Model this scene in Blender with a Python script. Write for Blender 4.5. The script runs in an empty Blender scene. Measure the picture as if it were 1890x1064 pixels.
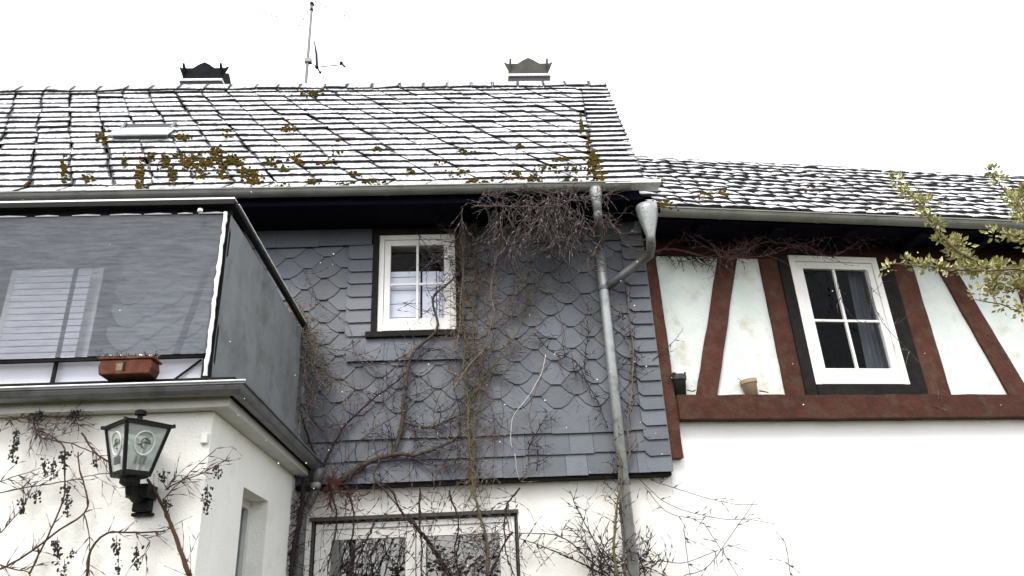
import bpy, math, random
from mathutils import Vector, Matrix
R = random.Random(7)
sc = bpy.context.scene
C = sc.collection

# ------------------------------------------------------------------ camera
YAW, PIT, ROLL, FPX = 0.0621759, 0.4208753, -0.0507302, 1380.126
EYE = Vector((0, 0, 1.6))
_F = Vector((math.sin(YAW)*math.cos(PIT), math.cos(YAW)*math.cos(PIT), math.sin(PIT)))
_R0 = Vector((math.cos(YAW), -math.sin(YAW), 0)); _U0 = _R0.cross(_F)
_R = _R0*math.cos(ROLL)+_U0*math.sin(ROLL); _U = -_R0*math.sin(ROLL)+_U0*math.cos(ROLL)
cam = bpy.data.cameras.new('camera'); camo = bpy.data.objects.new('camera', cam); C.objects.link(camo)
cam.sensor_width = 36; cam.lens = FPX/1890*36; cam.clip_end = 600; cam.clip_start = .05
m = Matrix.Identity(4)
for i in range(3):
    m[i][0] = _R[i]; m[i][1] = _U[i]; m[i][2] = -_F[i]; m[i][3] = EYE[i]
camo.matrix_world = m
sc.camera = camo
# ------------------------------------------------------------------ overcast winter light
SUN_EL, SUN_AZ = math.radians(52), math.radians(200)
w = bpy.data.worlds.new('World'); sc.world = w; w.use_nodes = True
nt = w.node_tree; nt.nodes.clear()
wo = nt.nodes.new('ShaderNodeOutputWorld'); bg = nt.nodes.new('ShaderNodeBackground'); sky = nt.nodes.new('ShaderNodeTexSky')
bg2 = nt.nodes.new('ShaderNodeBackground'); ad = nt.nodes.new('ShaderNodeAddShader')
sky.sky_type = 'NISHITA'; sky.sun_disc = False; sky.sun_elevation = SUN_EL; sky.sun_rotation = SUN_AZ
sky.dust_density = 4; sky.air_density = 1
bg.inputs['Strength'].default_value = 0.05
bg2.inputs['Color'].default_value = (.97, .98, 1, 1); bg2.inputs['Strength'].default_value = 0.85   # the white cloud cover
nt.links.new(sky.outputs[0], bg.inputs[0]); nt.links.new(bg.outputs[0], ad.inputs[0]); nt.links.new(bg2.outputs[0], ad.inputs[1])
nt.links.new(ad.outputs[0], wo.inputs[0])
sl = bpy.data.lights.new('sun', 'SUN'); so = bpy.data.objects.new('sun', sl); C.objects.link(so)
sl.energy = 1.0; sl.angle = math.radians(20); sl.color = (1, .97, .92)
sd = Vector((math.sin(SUN_AZ)*math.cos(SUN_EL), math.cos(SUN_AZ)*math.cos(SUN_EL), math.sin(SUN_EL)))
so.rotation_euler = sd.to_track_quat('Z', 'Y').to_euler(); so.location = (0, -5, 12)
sc.view_settings.view_transform = 'Standard'; sc.view_settings.look = 'None'
sc.view_settings.exposure = 1.1; sc.view_settings.gamma = 1

# ------------------------------------------------------------------ helpers
def ray(x, y): return _F*FPX+_R*(x-945)-_U*(y-532)
def hit(x, y, n, k):
    d = ray(x, y); return EYE+d*((k-n.dot(EYE))/n.dot(d))
NY, NX = Vector((0, 1, 0)), Vector((1, 0, 0))
def PY(x, y, k): return hit(x, y, NY, k)
def PX(x, y, k): return hit(x, y, NX, k)
TH = 0.11339
DR, NR = Vector((math.cos(TH), math.sin(TH), 0)), Vector((-math.sin(TH), math.cos(TH), 0))
OR = Vector((1.7, 6.55, 0))
def PR(x, y, off=0): return hit(x, y, NR, NR.dot(OR)+off)

def tag(o, label=None, cat=None, group=None, kind=None):
    if label: o['label'] = label
    if cat: o['category'] = cat
    if group: o['group'] = group
    if kind: o['kind'] = kind
    return o
def empty(name, loc=(0, 0, 0), rz=0, parent=None):
    o = bpy.data.objects.new(name, None); C.objects.link(o); o.location = loc; o.rotation_euler = (0, 0, rz)
    o.empty_display_size = .1
    if parent: o.parent = parent
    return o

class MB:
    """collects faces; build() links them as one mesh object"""
    def __init__(s, T=None): s.v = []; s.f = []; s.mi = []; s.uv = {}; s.T = T; s.cur = 0
    def add(s, p): s.v.append(tuple(s.T(*p)) if s.T else tuple(p)); return len(s.v)-1
    def face(s, idx, uv=None):
        s.f.append(tuple(idx)); s.mi.append(s.cur)
        if uv: s.uv[len(s.f)-1] = uv
    def box(s, a, b):
        x0, y0, z0 = a; x1, y1, z1 = b
        i = [s.add(p) for p in ((x0,y0,z0),(x1,y0,z0),(x1,y1,z0),(x0,y1,z0),(x0,y0,z1),(x1,y0,z1),(x1,y1,z1),(x0,y1,z1))]
        for q in ((0,3,2,1),(4,5,6,7),(0,1,5,4),(1,2,6,5),(2,3,7,6),(3,0,4,7)): s.face([i[k] for k in q])
        return s
    def bar(s, p, q, wx, wz, side=None):
        """rectangular bar from p to q, width wx along 'side', thickness wz across"""
        p, q = Vector(p), Vector(q); d = (q-p).normalized()
        a = Vector(side or (0, 0, 1)); a = (a-d*a.dot(d)).normalized() if abs(a.normalized().dot(d)) < .99 else Vector((1, 0, 0))
        b = d.cross(a); i = []
        for e in (p, q):
            for (u, v) in ((-1,-1),(1,-1),(1,1),(-1,1)): i.append(s.add(e+a*wx/2*u+b*wz/2*v))
        for q4 in ((3,2,1,0),(4,5,6,7),(0,1,5,4),(1,2,6,5),(2,3,7,6),(3,0,4,7)): s.face([i[k] for k in q4])
        return s
    def prism(s, outline, to3, depth):
        """outline: 2D polygon; to3(u,v,t): t=0 front, t=depth back"""
        n = len(outline)
        a = [s.add(to3(u, v, 0)) for u, v in outline]; b = [s.add(to3(u, v, depth)) for u, v in outline]
        s.face(a); s.face(b[::-1])
        for k in range(n): s.face((a[k], b[k], b[(k+1) % n], a[(k+1) % n]))
        return s
    def tube(s, pts, rad, n=5, cap=True):
        pts = [Vector(p) for p in pts]; N = len(pts)
        if not isinstance(rad, (list, tuple)): rad = [rad]*N
        rings = []; ref = Vector((.3, .2, .93)); 
        for k, p in enumerate(pts):
            d = (pts[min(k+1, N-1)]-pts[max(k-1, 0)])
            d = d.normalized() if d.length > 1e-9 else Vector((0, 0, 1))
            a = ref-d*ref.dot(d)
            if a.length < .05: ref = Vector((.9, .3, .1)); a = ref-d*ref.dot(d)
            a.normalize(); ref = a; b = d.cross(a)
            rings.append([s.add(p+(a*math.cos(t)+b*math.sin(t))*rad[k]) for t in [2*math.pi*j/n for j in range(n)]])
        for k in range(N-1):
            for j in range(n): s.face((rings[k][j], rings[k][(j+1) % n], rings[k+1][(j+1) % n], rings[k+1][j]))
        if cap: s.face(rings[0][::-1]); s.face(rings[-1])
        return s
    def lathe(s, prof, c, n=20, ax=None):
        """prof: (r, z) list about vertical axis at c"""
        rings = []
        for r, z in prof: rings.append([s.add((c[0]+r*math.cos(2*math.pi*j/n), c[1]+r*math.sin(2*math.pi*j/n), c[2]+z)) for j in range(n)])
        for k in range(len(rings)-1):
            for j in range(n): s.face((rings[k][j], rings[k][(j+1) % n], rings[k+1][(j+1) % n], rings[k+1][j]))
        s.face(rings[0][::-1]); s.face(rings[-1]); return s
    def blob(s, c, r, sq=1.0, rnd=R):
        """small lumpy octa-sphere"""
        c = Vector(c); t = rnd.random()*6.3; top = s.add(c+Vector((0, 0, r*sq))); bot = s.add(c-Vector((0, 0, r*sq)))
        ring = [[s.add(c+Vector((math.cos(t+k*math.pi/3)*r*q*rnd.uniform(.8, 1.15), math.sin(t+k*math.pi/3)*r*q*rnd.uniform(.8, 1.15), z*r*sq))) for k in range(6)] for q, z in ((.85, .5), (.9, -.45))]
        for k in range(6):
            k2 = (k+1) % 6
            s.face((top, ring[0][k], ring[0][k2])); s.face((ring[0][k], ring[1][k], ring[1][k2], ring[0][k2])); s.face((bot, ring[1][k2], ring[1][k]))
        return s
    def build(s, name, mats, parent=None, smooth=False):
        me = bpy.data.meshes.new(name); me.from_pydata(s.v, [], s.f)
        if not isinstance(mats, (list, tuple)): mats = [mats]
        for q in mats: me.materials.append(q)
        if len(mats) > 1: me.polygons.foreach_set('material_index', s.mi)
        if s.uv:
            ul = me.uv_layers.new(name='UVMap').data
            for fi, uvs in s.uv.items():
                p = me.polygons[fi]
                for li, c in zip(p.loop_indices, uvs): ul[li].uv = c
        if smooth: me.polygons.foreach_set('use_smooth', [True]*len(me.polygons))
        me.update()
        o = bpy.data.objects.new(name, me); C.objects.link(o)
        if parent: o.parent = parent
        return o

def bevel(o, wd=.006, seg=2):
    b = o.modifiers.new('bevel', 'BEVEL'); b.width = wd; b.segments = seg; b.limit_method = 'ANGLE'; return o

def mat(name, col, rough=.7, spec=.3, metal=0, var=None, scale=8, bump=0, bscale=60, objvar=0, dirt=None, dscale=3, dth=(.5, .65), stretch=None):
    """base colour varied by noise (var = second colour), per-object value shift, patches of dirt, noise bump"""
    M = bpy.data.materials.new(name); M.use_nodes = True; t = M.node_tree; N = t.nodes; L = t.links
    b = N['Principled BSDF']; b.inputs['Roughness'].default_value = rough; b.inputs['Metallic'].default_value = metal
    b.inputs['Specular IOR Level'].default_value = spec
    geo = N.new('ShaderNodeNewGeometry'); pos = geo.outputs['Position']
    if stretch:
        mp = N.new('ShaderNodeMapping'); mp.inputs['Scale'].default_value = stretch; L.new(pos, mp.inputs[0]); pos = mp.outputs[0]
    def noise(sc_, det=5, rg=.6):
        n = N.new('ShaderNodeTexNoise'); n.inputs['Scale'].default_value = sc_; n.inputs['Detail'].default_value = det; n.inputs['Roughness'].default_value = rg
        L.new(pos, n.inputs['Vector']); return n.outputs['Fac']
    def mix(f, a, c):
        x = N.new('ShaderNodeMix'); x.data_type = 'RGBA'
        if hasattr(f, 'links'): L.new(f, x.inputs[0])
        else: x.inputs[0].default_value = f
        for k, q in ((6, a), (7, c)):
            if hasattr(q, 'links'): L.new(q, x.inputs[k])
            else: x.inputs[k].default_value = (*q, 1)
        return x.outputs[2]
    def rng(f, a, c):
        x = N.new('ShaderNodeMapRange'); x.inputs['From Min'].default_value = a; x.inputs['From Max'].default_value = c; L.new(f, x.inputs[0]); return x.outputs[0]
    c = col
    if var: c = mix(rng(noise(scale), .3, .7), col, var)
    if dirt: c = mix(rng(noise(dscale, 8, .7), *dth), c, dirt)
    if objvar:
        oi = N.new('ShaderNodeObjectInfo'); h = N.new('ShaderNodeHueSaturation')
        ma = N.new('ShaderNodeMath'); ma.operation = 'MULTIPLY_ADD'; ma.inputs[1].default_value = objvar*2; ma.inputs[2].default_value = 1-objvar
        L.new(oi.outputs['Random'], ma.inputs[0]); L.new(ma.outputs[0], h.inputs['Value'])
        if hasattr(c, 'links'): L.new(c, h.inputs['Color'])
        else: h.inputs['Color'].default_value = (*c, 1)
        c = h.outputs[0]
    if hasattr(c, 'links'): L.new(c, b.inputs['Base Color'])
    else: b.inputs['Base Color'].default_value = (*c, 1)
    if bump:
        bn = N.new('ShaderNodeBump'); bn.inputs['Strength'].default_value = bump; bn.inputs['Distance'].default_value = .01
        L.new(noise(bscale, 6), bn.inputs['Height']); L.new(bn.outputs[0], b.inputs['Normal'])
    return M

def glassmat(name, tint=(1, 1, 1), refl=.06, rough=.0, haze=0, hcol=(.5, .5, .5), fm=.5):
    M = bpy.data.materials.new(name); M.use_nodes = True; t = M.node_tree; N = t.nodes; L = t.links; N.clear()
    o = N.new('ShaderNodeOutputMaterial'); tr = N.new('ShaderNodeBsdfTransparent'); gl = N.new('ShaderNodeBsdfGlossy'); mx = N.new('ShaderNodeMixShader')
    tr.inputs[0].default_value = (*tint, 1); gl.inputs['Roughness'].default_value = rough
    lw = N.new('ShaderNodeLayerWeight'); lw.inputs[0].default_value = .25
    ma = N.new('ShaderNodeMath'); ma.operation = 'MULTIPLY_ADD'; ma.inputs[1].default_value = fm; ma.inputs[2].default_value = refl
    L.new(lw.outputs['Fresnel'], ma.inputs[0]); L.new(ma.outputs[0], mx.inputs[0]); L.new(tr.outputs[0], mx.inputs[1]); L.new(gl.outputs[0], mx.inputs[2])
    out = mx.outputs[0]
    if haze:
        df = N.new('ShaderNodeBsdfDiffuse'); m2 = N.new('ShaderNodeMixShader'); m2.inputs[0].default_value = haze; df.inputs[0].default_value = (*hcol, 1)
        L.new(out, m2.inputs[1]); L.new(df.outputs[0], m2.inputs[2]); out = m2.outputs[0]
    L.new(out, o.inputs[0]); return M

def snowtile(name, dark, dark2, cover=.5, grain=24, edge=1.0):
    """slate or clay tile under a thin crust of snow that has melted back from the tile's rim (UV runs 0..1 over each tile)"""
    M = mat(name, dark, .6, .35, var=dark2, scale=14, bump=.25, bscale=90)
    t = M.node_tree; N = t.nodes; L = t.links; b = N['Principled BSDF']
    src = b.inputs['Base Color'].links[0].from_socket
    uv = N.new('ShaderNodeUVMap'); sp = N.new('ShaderNodeSeparateXYZ'); L.new(uv.outputs[0], sp.inputs[0])
    def m_(op, a, c=None, cl=False):
        x = N.new('ShaderNodeMath'); x.operation = op; x.use_clamp = cl
        for k, q in ((0, a), (1, c)):
            if q is None: continue
            if hasattr(q, 'links'): L.new(q, x.inputs[k])
            else: x.inputs[k].default_value = q
        return x.outputs[0]
    u, v = sp.outputs[0], sp.outputs[1]
    eu = m_('MULTIPLY', m_('MINIMUM', u, m_('SUBTRACT', 1, u)), 10*edge)
    ev = m_('MULTIPLY', v, 4.5*edge)
    e = m_('MINIMUM', m_('MINIMUM', eu, ev), 1)
    geo = N.new('ShaderNodeNewGeometry')
    def noi(s_, d_):
        n = N.new('ShaderNodeTexNoise'); n.inputs['Scale'].default_value = s_; n.inputs['Detail'].default_value = d_; n.inputs['Roughness'].default_value = .65
        L.new(geo.outputs['Position'], n.inputs['Vector']); return n.outputs['Fac']
    n1 = noi(grain, 6); n2 = noi(2.2, 3)
    s_ = m_('ADD', m_('ADD', e, m_('MULTIPLY', m_('SUBTRACT', n1, .5), 2.4)), m_('MULTIPLY', m_('SUBTRACT', n2, .5), 2.0))
    f = N.new('ShaderNodeMapRange'); f.inputs['From Min'].default_value = 1-cover-.12; f.inputs['From Max'].default_value = 1-cover+.18
    L.new(s_, f.inputs[0])
    x = N.new('ShaderNodeMix'); x.data_type = 'RGBA'; L.new(f.outputs[0], x.inputs[0]); L.new(src, x.inputs[6]); sn = N.new('ShaderNodeMix'); sn.data_type = 'RGBA'; sr = N.new('ShaderNodeMapRange'); sr.inputs['From Min'].default_value = .44; sr.inputs['From Max'].default_value = .66; L.new(noi(13, 7), sr.inputs[0]); L.new(sr.outputs[0], sn.inputs[0]); sn.inputs[6].default_value = (.72, .73, .76, 1); sn.inputs[7].default_value = (.2, .21, .23, 1); L.new(sn.outputs[2], x.inputs[7])
    L.new(x.outputs[2], b.inputs['Base Color']); return M

# ------------------------------------------------------------------ materials
M_plaster = mat('white_render', (.86, .845, .81), .9, .1, var=(.8, .785, .74), scale=2.5, bump=.5, bscale=70, dirt=(.62, .6, .53), dscale=1.3, dth=(.56, .8))
M_plasterR = mat('clean_white_render', (.86, .855, .84), .9, .1, var=(.82, .81, .79), scale=1.5, bump=.3, bscale=60)
M_infill = mat('weathered_infill', (.6, .66, .63), .9, .1, var=(.72, .75, .72), scale=5, bump=.5, bscale=45, dirt=(.45, .4, .29), dscale=3.2, dth=(.54, .76))
M_beam = mat('red_brown_timber', (.092, .031, .022), .75, .15, var=(.048, .021, .015), scale=9, bump=1, bscale=28, dirt=(.085, .055, .035), dscale=7, dth=(.48, .68), objvar=.16)
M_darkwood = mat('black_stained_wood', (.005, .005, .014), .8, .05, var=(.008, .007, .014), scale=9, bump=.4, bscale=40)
M_topplate = mat('eave_shaded_top_plate', (.022, .014, .014), .8, .1, var=(.04, .016, .014), scale=6, bump=.4, bscale=40)  # beam timber with the eave shade painted in as near-black colour
M_greydoor = mat('grey_door_trim', (.09, .088, .08), .7, .2, var=(.05, .048, .042), scale=14)
M_casing = mat('weathered_dark_casing', (.02, .018, .016), .8, .12, var=(.01, .009, .009), scale=12, bump=.4, bscale=50)
M_slate = mat('wall_slate', (.086, .097, .116), .45, .4, var=(.108, .118, .137), scale=5, bump=.35, bscale=45, objvar=.2, dirt=(.12, .12, .108), dscale=7, dth=(.5, .8))
M_roofslate = snowtile('snowy_roof_slate', (.045, .045, .05), (.03, .03, .033), cover=.62)
M_ridgeslate = snowtile('half_frosted_ridge_slate', (.05, .05, .055), (.035, .035, .04), cover=.42, grain=30)
M_claytile = snowtile('snowy_old_tile', (.055, .05, .045), (.03, .03, .03), cover=.55, grain=14, edge=.8)
M_slateedge = mat('slate_edge', (.03, .03, .033), .8, .2, var=(.045, .042, .04), scale=40)
M_ridge = mat('frosted_ridge', (.04, .04, .04), .8, .2, var=(.2, .2, .21), scale=9, dirt=(.75, .76, .78), dscale=8, dth=(.6, .7))
M_snow = mat('snow', (.82, .83, .85), .8, .2, bump=.4, bscale=50)
M_zinc = mat('weathered_zinc', (.25, .255, .235), .55, .35, metal=.2, var=(.17, .175, .16), scale=5, bump=.1, bscale=30, dirt=(.16, .16, .12), dscale=5, dth=(.55, .75))
M_zincdark = mat('darkened_zinc', (.16, .165, .17), .5, .5, metal=.3, var=(.12, .12, .13), scale=6, dirt=(.06, .07, .05), dscale=6, dth=(.5, .7))
M_pipe = mat('galvanised_downpipe', (.36, .38, .37), .4, .5, metal=.4, var=(.27, .28, .28), scale=9, dirt=(.12, .13, .1), dscale=8, dth=(.52, .7))
M_white = mat('white_window_paint', (.8, .79, .76), .45, .4, var=(.74, .73, .7), scale=12, dirt=(.5, .48, .42), dscale=9, dth=(.62, .8))
M_greywhite = mat('aged_white_paint', (.55, .55, .52), .5, .3, var=(.45, .45, .42), scale=10)
M_glass = glassmat('window_glass', (.9, .92, .95), .004, fm=.2)
M_glassdoor = glassmat('door_glass', (.6, .66, .7), .2, fm=.4)
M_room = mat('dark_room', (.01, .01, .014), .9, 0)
M_blind = mat('pale_blind', (.84, .85, .92), .8, .1, var=(.78, .79, .86), scale=6)
M_standin = mat('sky_pale_wall_standin', (.74, .75, .82), .6, .3, var=(.66, .67, .74), scale=5)  # pale lavender carries the sky sheen of the wall seen through the gap
M_curtain = mat('grey_curtain', (.12, .13, .145), .9, 0, var=(.07, .075, .085), scale=25, stretch=(1, 1, .1))
M_screen = glassmat('grey_screen_mesh', (.75, .77, .8), .01, .4, haze=.7, hcol=(.14, .15, .17), fm=.1)
_t = M_screen.node_tree; _d = [n for n in _t.nodes if n.type == 'BSDF_DIFFUSE'][0]
_g = _t.nodes.new('ShaderNodeNewGeometry'); _m = _t.nodes.new('ShaderNodeMapping'); _m.inputs['Scale'].default_value = (7, 7, 60); _m.inputs['Rotation'].default_value = (0, .2, 0)
_n = _t.nodes.new('ShaderNodeTexNoise'); _n.inputs['Scale'].default_value = 1; _n.inputs['Detail'].default_value = 6; _n.inputs['Roughness'].default_value = .7
_r = _t.nodes.new('ShaderNodeValToRGB'); _r.color_ramp.elements[0].position = .3; _r.color_ramp.elements[0].color = (.1, .108, .125, 1); _r.color_ramp.elements[1].position = .72; _r.color_ramp.elements[1].color = (.2, .212, .235, 1)
_t.links.new(_g.outputs['Position'], _m.inputs[0]); _t.links.new(_m.outputs[0], _n.inputs['Vector']); _t.links.new(_n.outputs['Fac'], _r.inputs[0]); _t.links.new(_r.outputs[0], _d.inputs[0])
M_sidepanel = mat('grey_side_cladding', (.22, .232, .237), .7, .15, var=(.17, .18, .182), scale=4, bump=.2, bscale=30, dirt=(.09, .1, .085), dscale=3, dth=(.5, .75))
M_black = mat('black_metal', (.006, .006, .007), .55, .12, var=(.012, .011, .01), scale=20)
M_lampglass = glassmat('frosted_lamp_glass', (.9, .95, .92), .05, .2, haze=.4, hcol=(.62, .67, .64))
M_lampmark = mat('etched_white', (.5, .53, .5), .6, .2)
M_bulb = mat('lamp_bulb', (.6, .6, .58), .3, .4)
M_terracotta = mat('terracotta_planter', (.13, .042, .028), .85, .1, var=(.075, .032, .022), scale=14, bump=.4, bscale=40, dirt=(.16, .1, .07), dscale=12, dth=(.52, .7))
M_paleclay = mat('pale_clay_pot', (.42, .3, .19), .8, .2, var=(.33, .25, .18), scale=20)
M_blackpot = mat('black_plastic_pot', (.012, .014, .013), .35, .5, var=(.02, .03, .02), scale=20)
M_label = mat('pale_label', (.26, .2, .13), .8, .1, var=(.17, .11, .07), scale=40)
M_bark = mat('dark_vine_bark', (.045, .035, .03), .9, .1, var=(.08, .062, .05), scale=30, bump=.6, bscale=90, dirt=(.12, .1, .08), dscale=25, dth=(.5, .7))
M_pale = mat('pale_dry_twig', (.17, .14, .11), .9, .1, var=(.085, .065, .055), scale=22, dirt=(.34, .31, .28), dscale=30, dth=(.56, .7))
M_dark = mat('dark_twig', (.022, .017, .018), .9, .1, var=(.045, .03, .03), scale=22)
M_plum = mat('plum_brown_twig', (.055, .035, .038), .9, .1, var=(.11, .085, .085), scale=22, dirt=(.3, .28, .28), dscale=35, dth=(.58, .7))
M_tangle = mat('snow_flecked_twig', (.06, .045, .045), .9, .1, var=(.14, .115, .11), scale=18, dirt=(.4, .38, .38), dscale=28, dth=(.54, .66))
M_olive = mat('mossy_green_stem', (.09, .085, .035), .9, .1, var=(.13, .115, .06), scale=20)
M_redtwig = mat('reddish_vine', (.11, .035, .03), .8, .2, var=(.06, .028, .025), scale=18)
M_brown = mat('brown_vine', (.1, .05, .028), .85, .15, var=(.05, .03, .022), scale=16, bump=.4)
M_berry = mat('dried_berry', (.012, .01, .013), .6, .3, var=(.03, .02, .02), scale=50)
M_moss = mat('moss', (.135, .072, .013), .95, 0, var=(.06, .066, .018), scale=7, bump=.8, bscale=200, dirt=(.04, .03, .012), dscale=30, dth=(.5, .65))
M_leaf = mat('young_leaf', (.5, .48, .22), .6, .3, var=(.24, .26, .08), scale=14, dirt=(.7, .62, .48), dscale=20, dth=(.5, .65))
M_leafbranch = mat('blossom_branch', (.1, .07, .045), .9, .1, var=(.17, .13, .08), scale=20)
M_chimneygrey = mat('grey_chimney_render', (.1, .1, .09), .9, .1, var=(.065, .065, .058), scale=8, bump=.4)
M_chimneydark = mat('sooty_chimney_metal', (.004, .005, .008), .8, .08, var=(.014, .015, .017), scale=8)
M_slateblock = mat('dark_chimney_cladding', (.035, .036, .042), .7, .3, var=(.055, .057, .06), scale=10)
M_antenna = mat('grey_antenna_metal', (.16, .16, .16), .5, .4, metal=.3)
M_ground = mat('winter_grass', (.045, .05, .02), .95, 0, var=(.07, .06, .035), scale=3, bump=.6, bscale=30)
M_grass = mat('grass_blade', (.05, .065, .02), .9, .1, var=(.09, .08, .035), scale=4)

# ------------------------------------------------------------------ ground
g = MB(); i = [g.add(p) for p in ((-150, -150, 0), (150, -150, 0), (150, 150, 0), (-150, 150, 0))]; g.face(i)
tag(g.build('ground', M_ground), kind='structure')

def wall_holes(mb, axis, a0, a1, z0, z1, f0, f1, holes):
    """wall slab with rectangular holes; axis 'x': runs in x, thickness f0..f1 in y; 'y' the other way"""
    us = sorted({a0, a1, *[h[0] for h in holes], *[h[1] for h in holes]}); zs = sorted({z0, z1, *[h[2] for h in holes], *[h[3] for h in holes]})
    us = [u for u in us if a0 <= u <= a1]; zs = [z for z in zs if z0 <= z <= z1]
    def P(u, f, z): return (u, f, z) if axis == 'x' else (f, u, z)
    def ishole(i, j):
        if i < 0 or j < 0 or i >= len(us)-1 or j >= len(zs)-1: return True
        cu, cz = (us[i]+us[i+1])/2, (zs[j]+zs[j+1])/2
        return any(h[0] < cu < h[1] and h[2] < cz < h[3] for h in holes)
    for i in range(len(us)-1):
        for j in range(len(zs)-1):
            if ishole(i, j): continue
            u0, u1, q0, q1 = us[i], us[i+1], zs[j], zs[j+1]
            def quad(*ps): mb.face([mb.add(p) for p in ps])
            quad(P(u0, f0, q0), P(u1, f0, q0), P(u1, f0, q1), P(u0, f0, q1)); quad(P(u0, f1, q0), P(u0, f1, q1), P(u1, f1, q1), P(u1, f1, q0))
            if ishole(i-1, j): quad(P(u0, f0, q0), P(u0, f0, q1), P(u0, f1, q1), P(u0, f1, q0))
            if ishole(i+1, j): quad(P(u1, f0, q0), P(u1, f1, q0), P(u1, f1, q1), P(u1, f0, q1))
            if ishole(i, j-1): quad(P(u0, f0, q0), P(u0, f1, q0), P(u1, f1, q0), P(u1, f0, q0))
            if ishole(i, j+1): quad(P(u0, f0, q1), P(u1, f0, q1), P(u1, f1, q1), P(u0, f1, q1))
    return mb

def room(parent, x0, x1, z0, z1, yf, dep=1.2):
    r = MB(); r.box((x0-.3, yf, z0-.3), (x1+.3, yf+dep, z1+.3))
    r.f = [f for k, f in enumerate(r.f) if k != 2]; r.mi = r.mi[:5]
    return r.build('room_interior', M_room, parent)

# =================================================================== SLATE HOUSE
house = empty('slate_house', (-1.5, 6.6, 0))
house_loc = Vector((-1.5, 6.6, 0))
def hb(mb, name, mats, parent=None, smooth=False):
    """part of the slate house (coordinates given in world space)"""
    o = mb.build(name, mats, parent or house, smooth)
    if parent is None: o.location = -house_loc
    return o
tag(house, 'old house with grey slate-hung upper wall and steep snow-dusted slate roof', 'house')
W1 = (-.86, -.13, 4.10, 5.10)      # upper window opening
DO = (-1.37, .36, -.02, 2.47)       # garden door opening
BD = (-4.3, -3.42, 2.95, 4.86)      # balcony door
hb(wall_holes(MB(), 'x', -7, 1.72, 0, 5.2, 6.58, 6.86, [W1, DO, BD]), 'wall', M_plaster)
b = MB(); b.box((1.44, 6.9, 0), (1.62, 8.2, 5.2)); b.box((-7, 8.1, 0), (1.44, 8.3, 5.2)); b.box((-7, 6.9, 0), (-6.8, 8.1, 5.2))
gp = [(6.9, 5.2), (8.2, 5.2), (7.1, 7.2)]
b.prism(gp, lambda u, v, t: (1.62-t, u, v), .15)
hb(b, 'gable_wall', M_plaster)
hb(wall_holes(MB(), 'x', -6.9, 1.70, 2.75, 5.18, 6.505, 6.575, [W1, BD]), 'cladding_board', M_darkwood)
clad = empty('slate_cladding', parent=house); clad.location = -house_loc

def slab(outline, y_low, y_top, zb, zt, th=.007, rnd=0):
    """a hung slate: 2D outline in (x,z), leaning so that its lower edge stands proud"""
    mb = MB(); n = len(outline)
    def yy(z): t = min(1, max(0, (z-zb)/(zt-zb))); return y_low+(y_top-y_low)*t
    a = [mb.add((x, yy(z)-th, z)) for x, z in outline]; c = [mb.add((x, yy(z), z)) for x, z in outline]
    mb.face(a); mb.face(c[::-1])
    for k in range(n): mb.face((a[k], c[k], c[(k+1) % n], a[(k+1) % n]))
    return mb
stuffmb = MB()
def emit(mb, stuff=False):
    if stuff:
        off = len(stuffmb.v); stuffmb.v += mb.v
        for f in mb.f: stuffmb.f.append(tuple(q+off for q in f)); stuffmb.mi.append(0)
    else: mb.build('wall_slate', M_slate, clad)
# scalloped field
SW, SH = .352, .111
def clash(x, z):
    if W1[0]-.06 < x < W1[1]+.06 and W1[2]-.05 < z < W1[3]+.1: return True
    if -1.14 < x < -.90 and z > 3.88: return True
    if x > 1.50: return True
    if -1.1 < x < -.06 and 3.93 < z < 4.06: return True
    
    if BD[0]-.22 < x < BD[1]+.22 and z < BD[3]+.06: return True
    return False
j = 0; z = 3.215
while z < 4.98:
    k0 = -20
    for k in range(-20, 6):
        x = .93+k*SW+(SW/2 if j % 2 else 0)+R.uniform(-.012, .012)
        if x < -6.7 or clash(x, z+.1): continue
        jz = z+R.uniform(-.007, .007); f = R.uniform(.028, .045); e = R.uniform(-.008, .008); sk = R.uniform(-.012, .012)
        o = [(-f+sk, 0), (f+sk, R.uniform(-.005, .004)), (.088+e, .036), (.138, .095), (.171, .17), (.172, .235), (-.172, .235), (-.171, .17), (-.138, .095), (-.088+e, .036)]
        o = [(x+a, jz+c) for a, c in o]
        dy = R.uniform(-.002, .003)
        emit(slab(o, 6.478+dy, 6.498, jz, jz+.235), stuff=(x < -1.9))
    z += SH; j += 1
# rectangular courses at the foot of the cladding
def course(z0, z1, xa, xb, wd, ylow=6.47, yt=6.492, slant=0.0, stuff_below=-1.9, jit=.012, over=.05):
    x = xa
    while x < xb-.03:
        x2 = min(xb, x+wd*R.uniform(.88, 1.12)); dz = R.uniform(-jit, jit)*.5
        if xb-x2 < wd*.35: x2 = xb
        o = [(x+.002+slant, z0+dz), (x2-.002, z0+dz+R.uniform(-.004, .004)), (x2-.002, z1+over), (x+.002, z1+over), (x+.002, z0+dz+abs(slant)*1.0)] if slant else \
            [(x+.0015, z0+dz), (x2-.0015, z0+dz+R.uniform(-.004, .004)), (x2-.0015, z1+over), (x+.0015, z1+over)]
        emit(slab(o, ylow+R.uniform(-.002, .002), yt, z0, z1+over, .007), stuff=(x < stuff_below)); x = x2
course(3.095, 3.28, -6.8, 1.52, .36, 6.463, 6.49)
course(2.915, 3.095, -6.8, 1.52, .195, 6.463, 6.49)
course(2.73, 2.915, -6.8, 1.52, .195, 6.455, 6.49)
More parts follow.
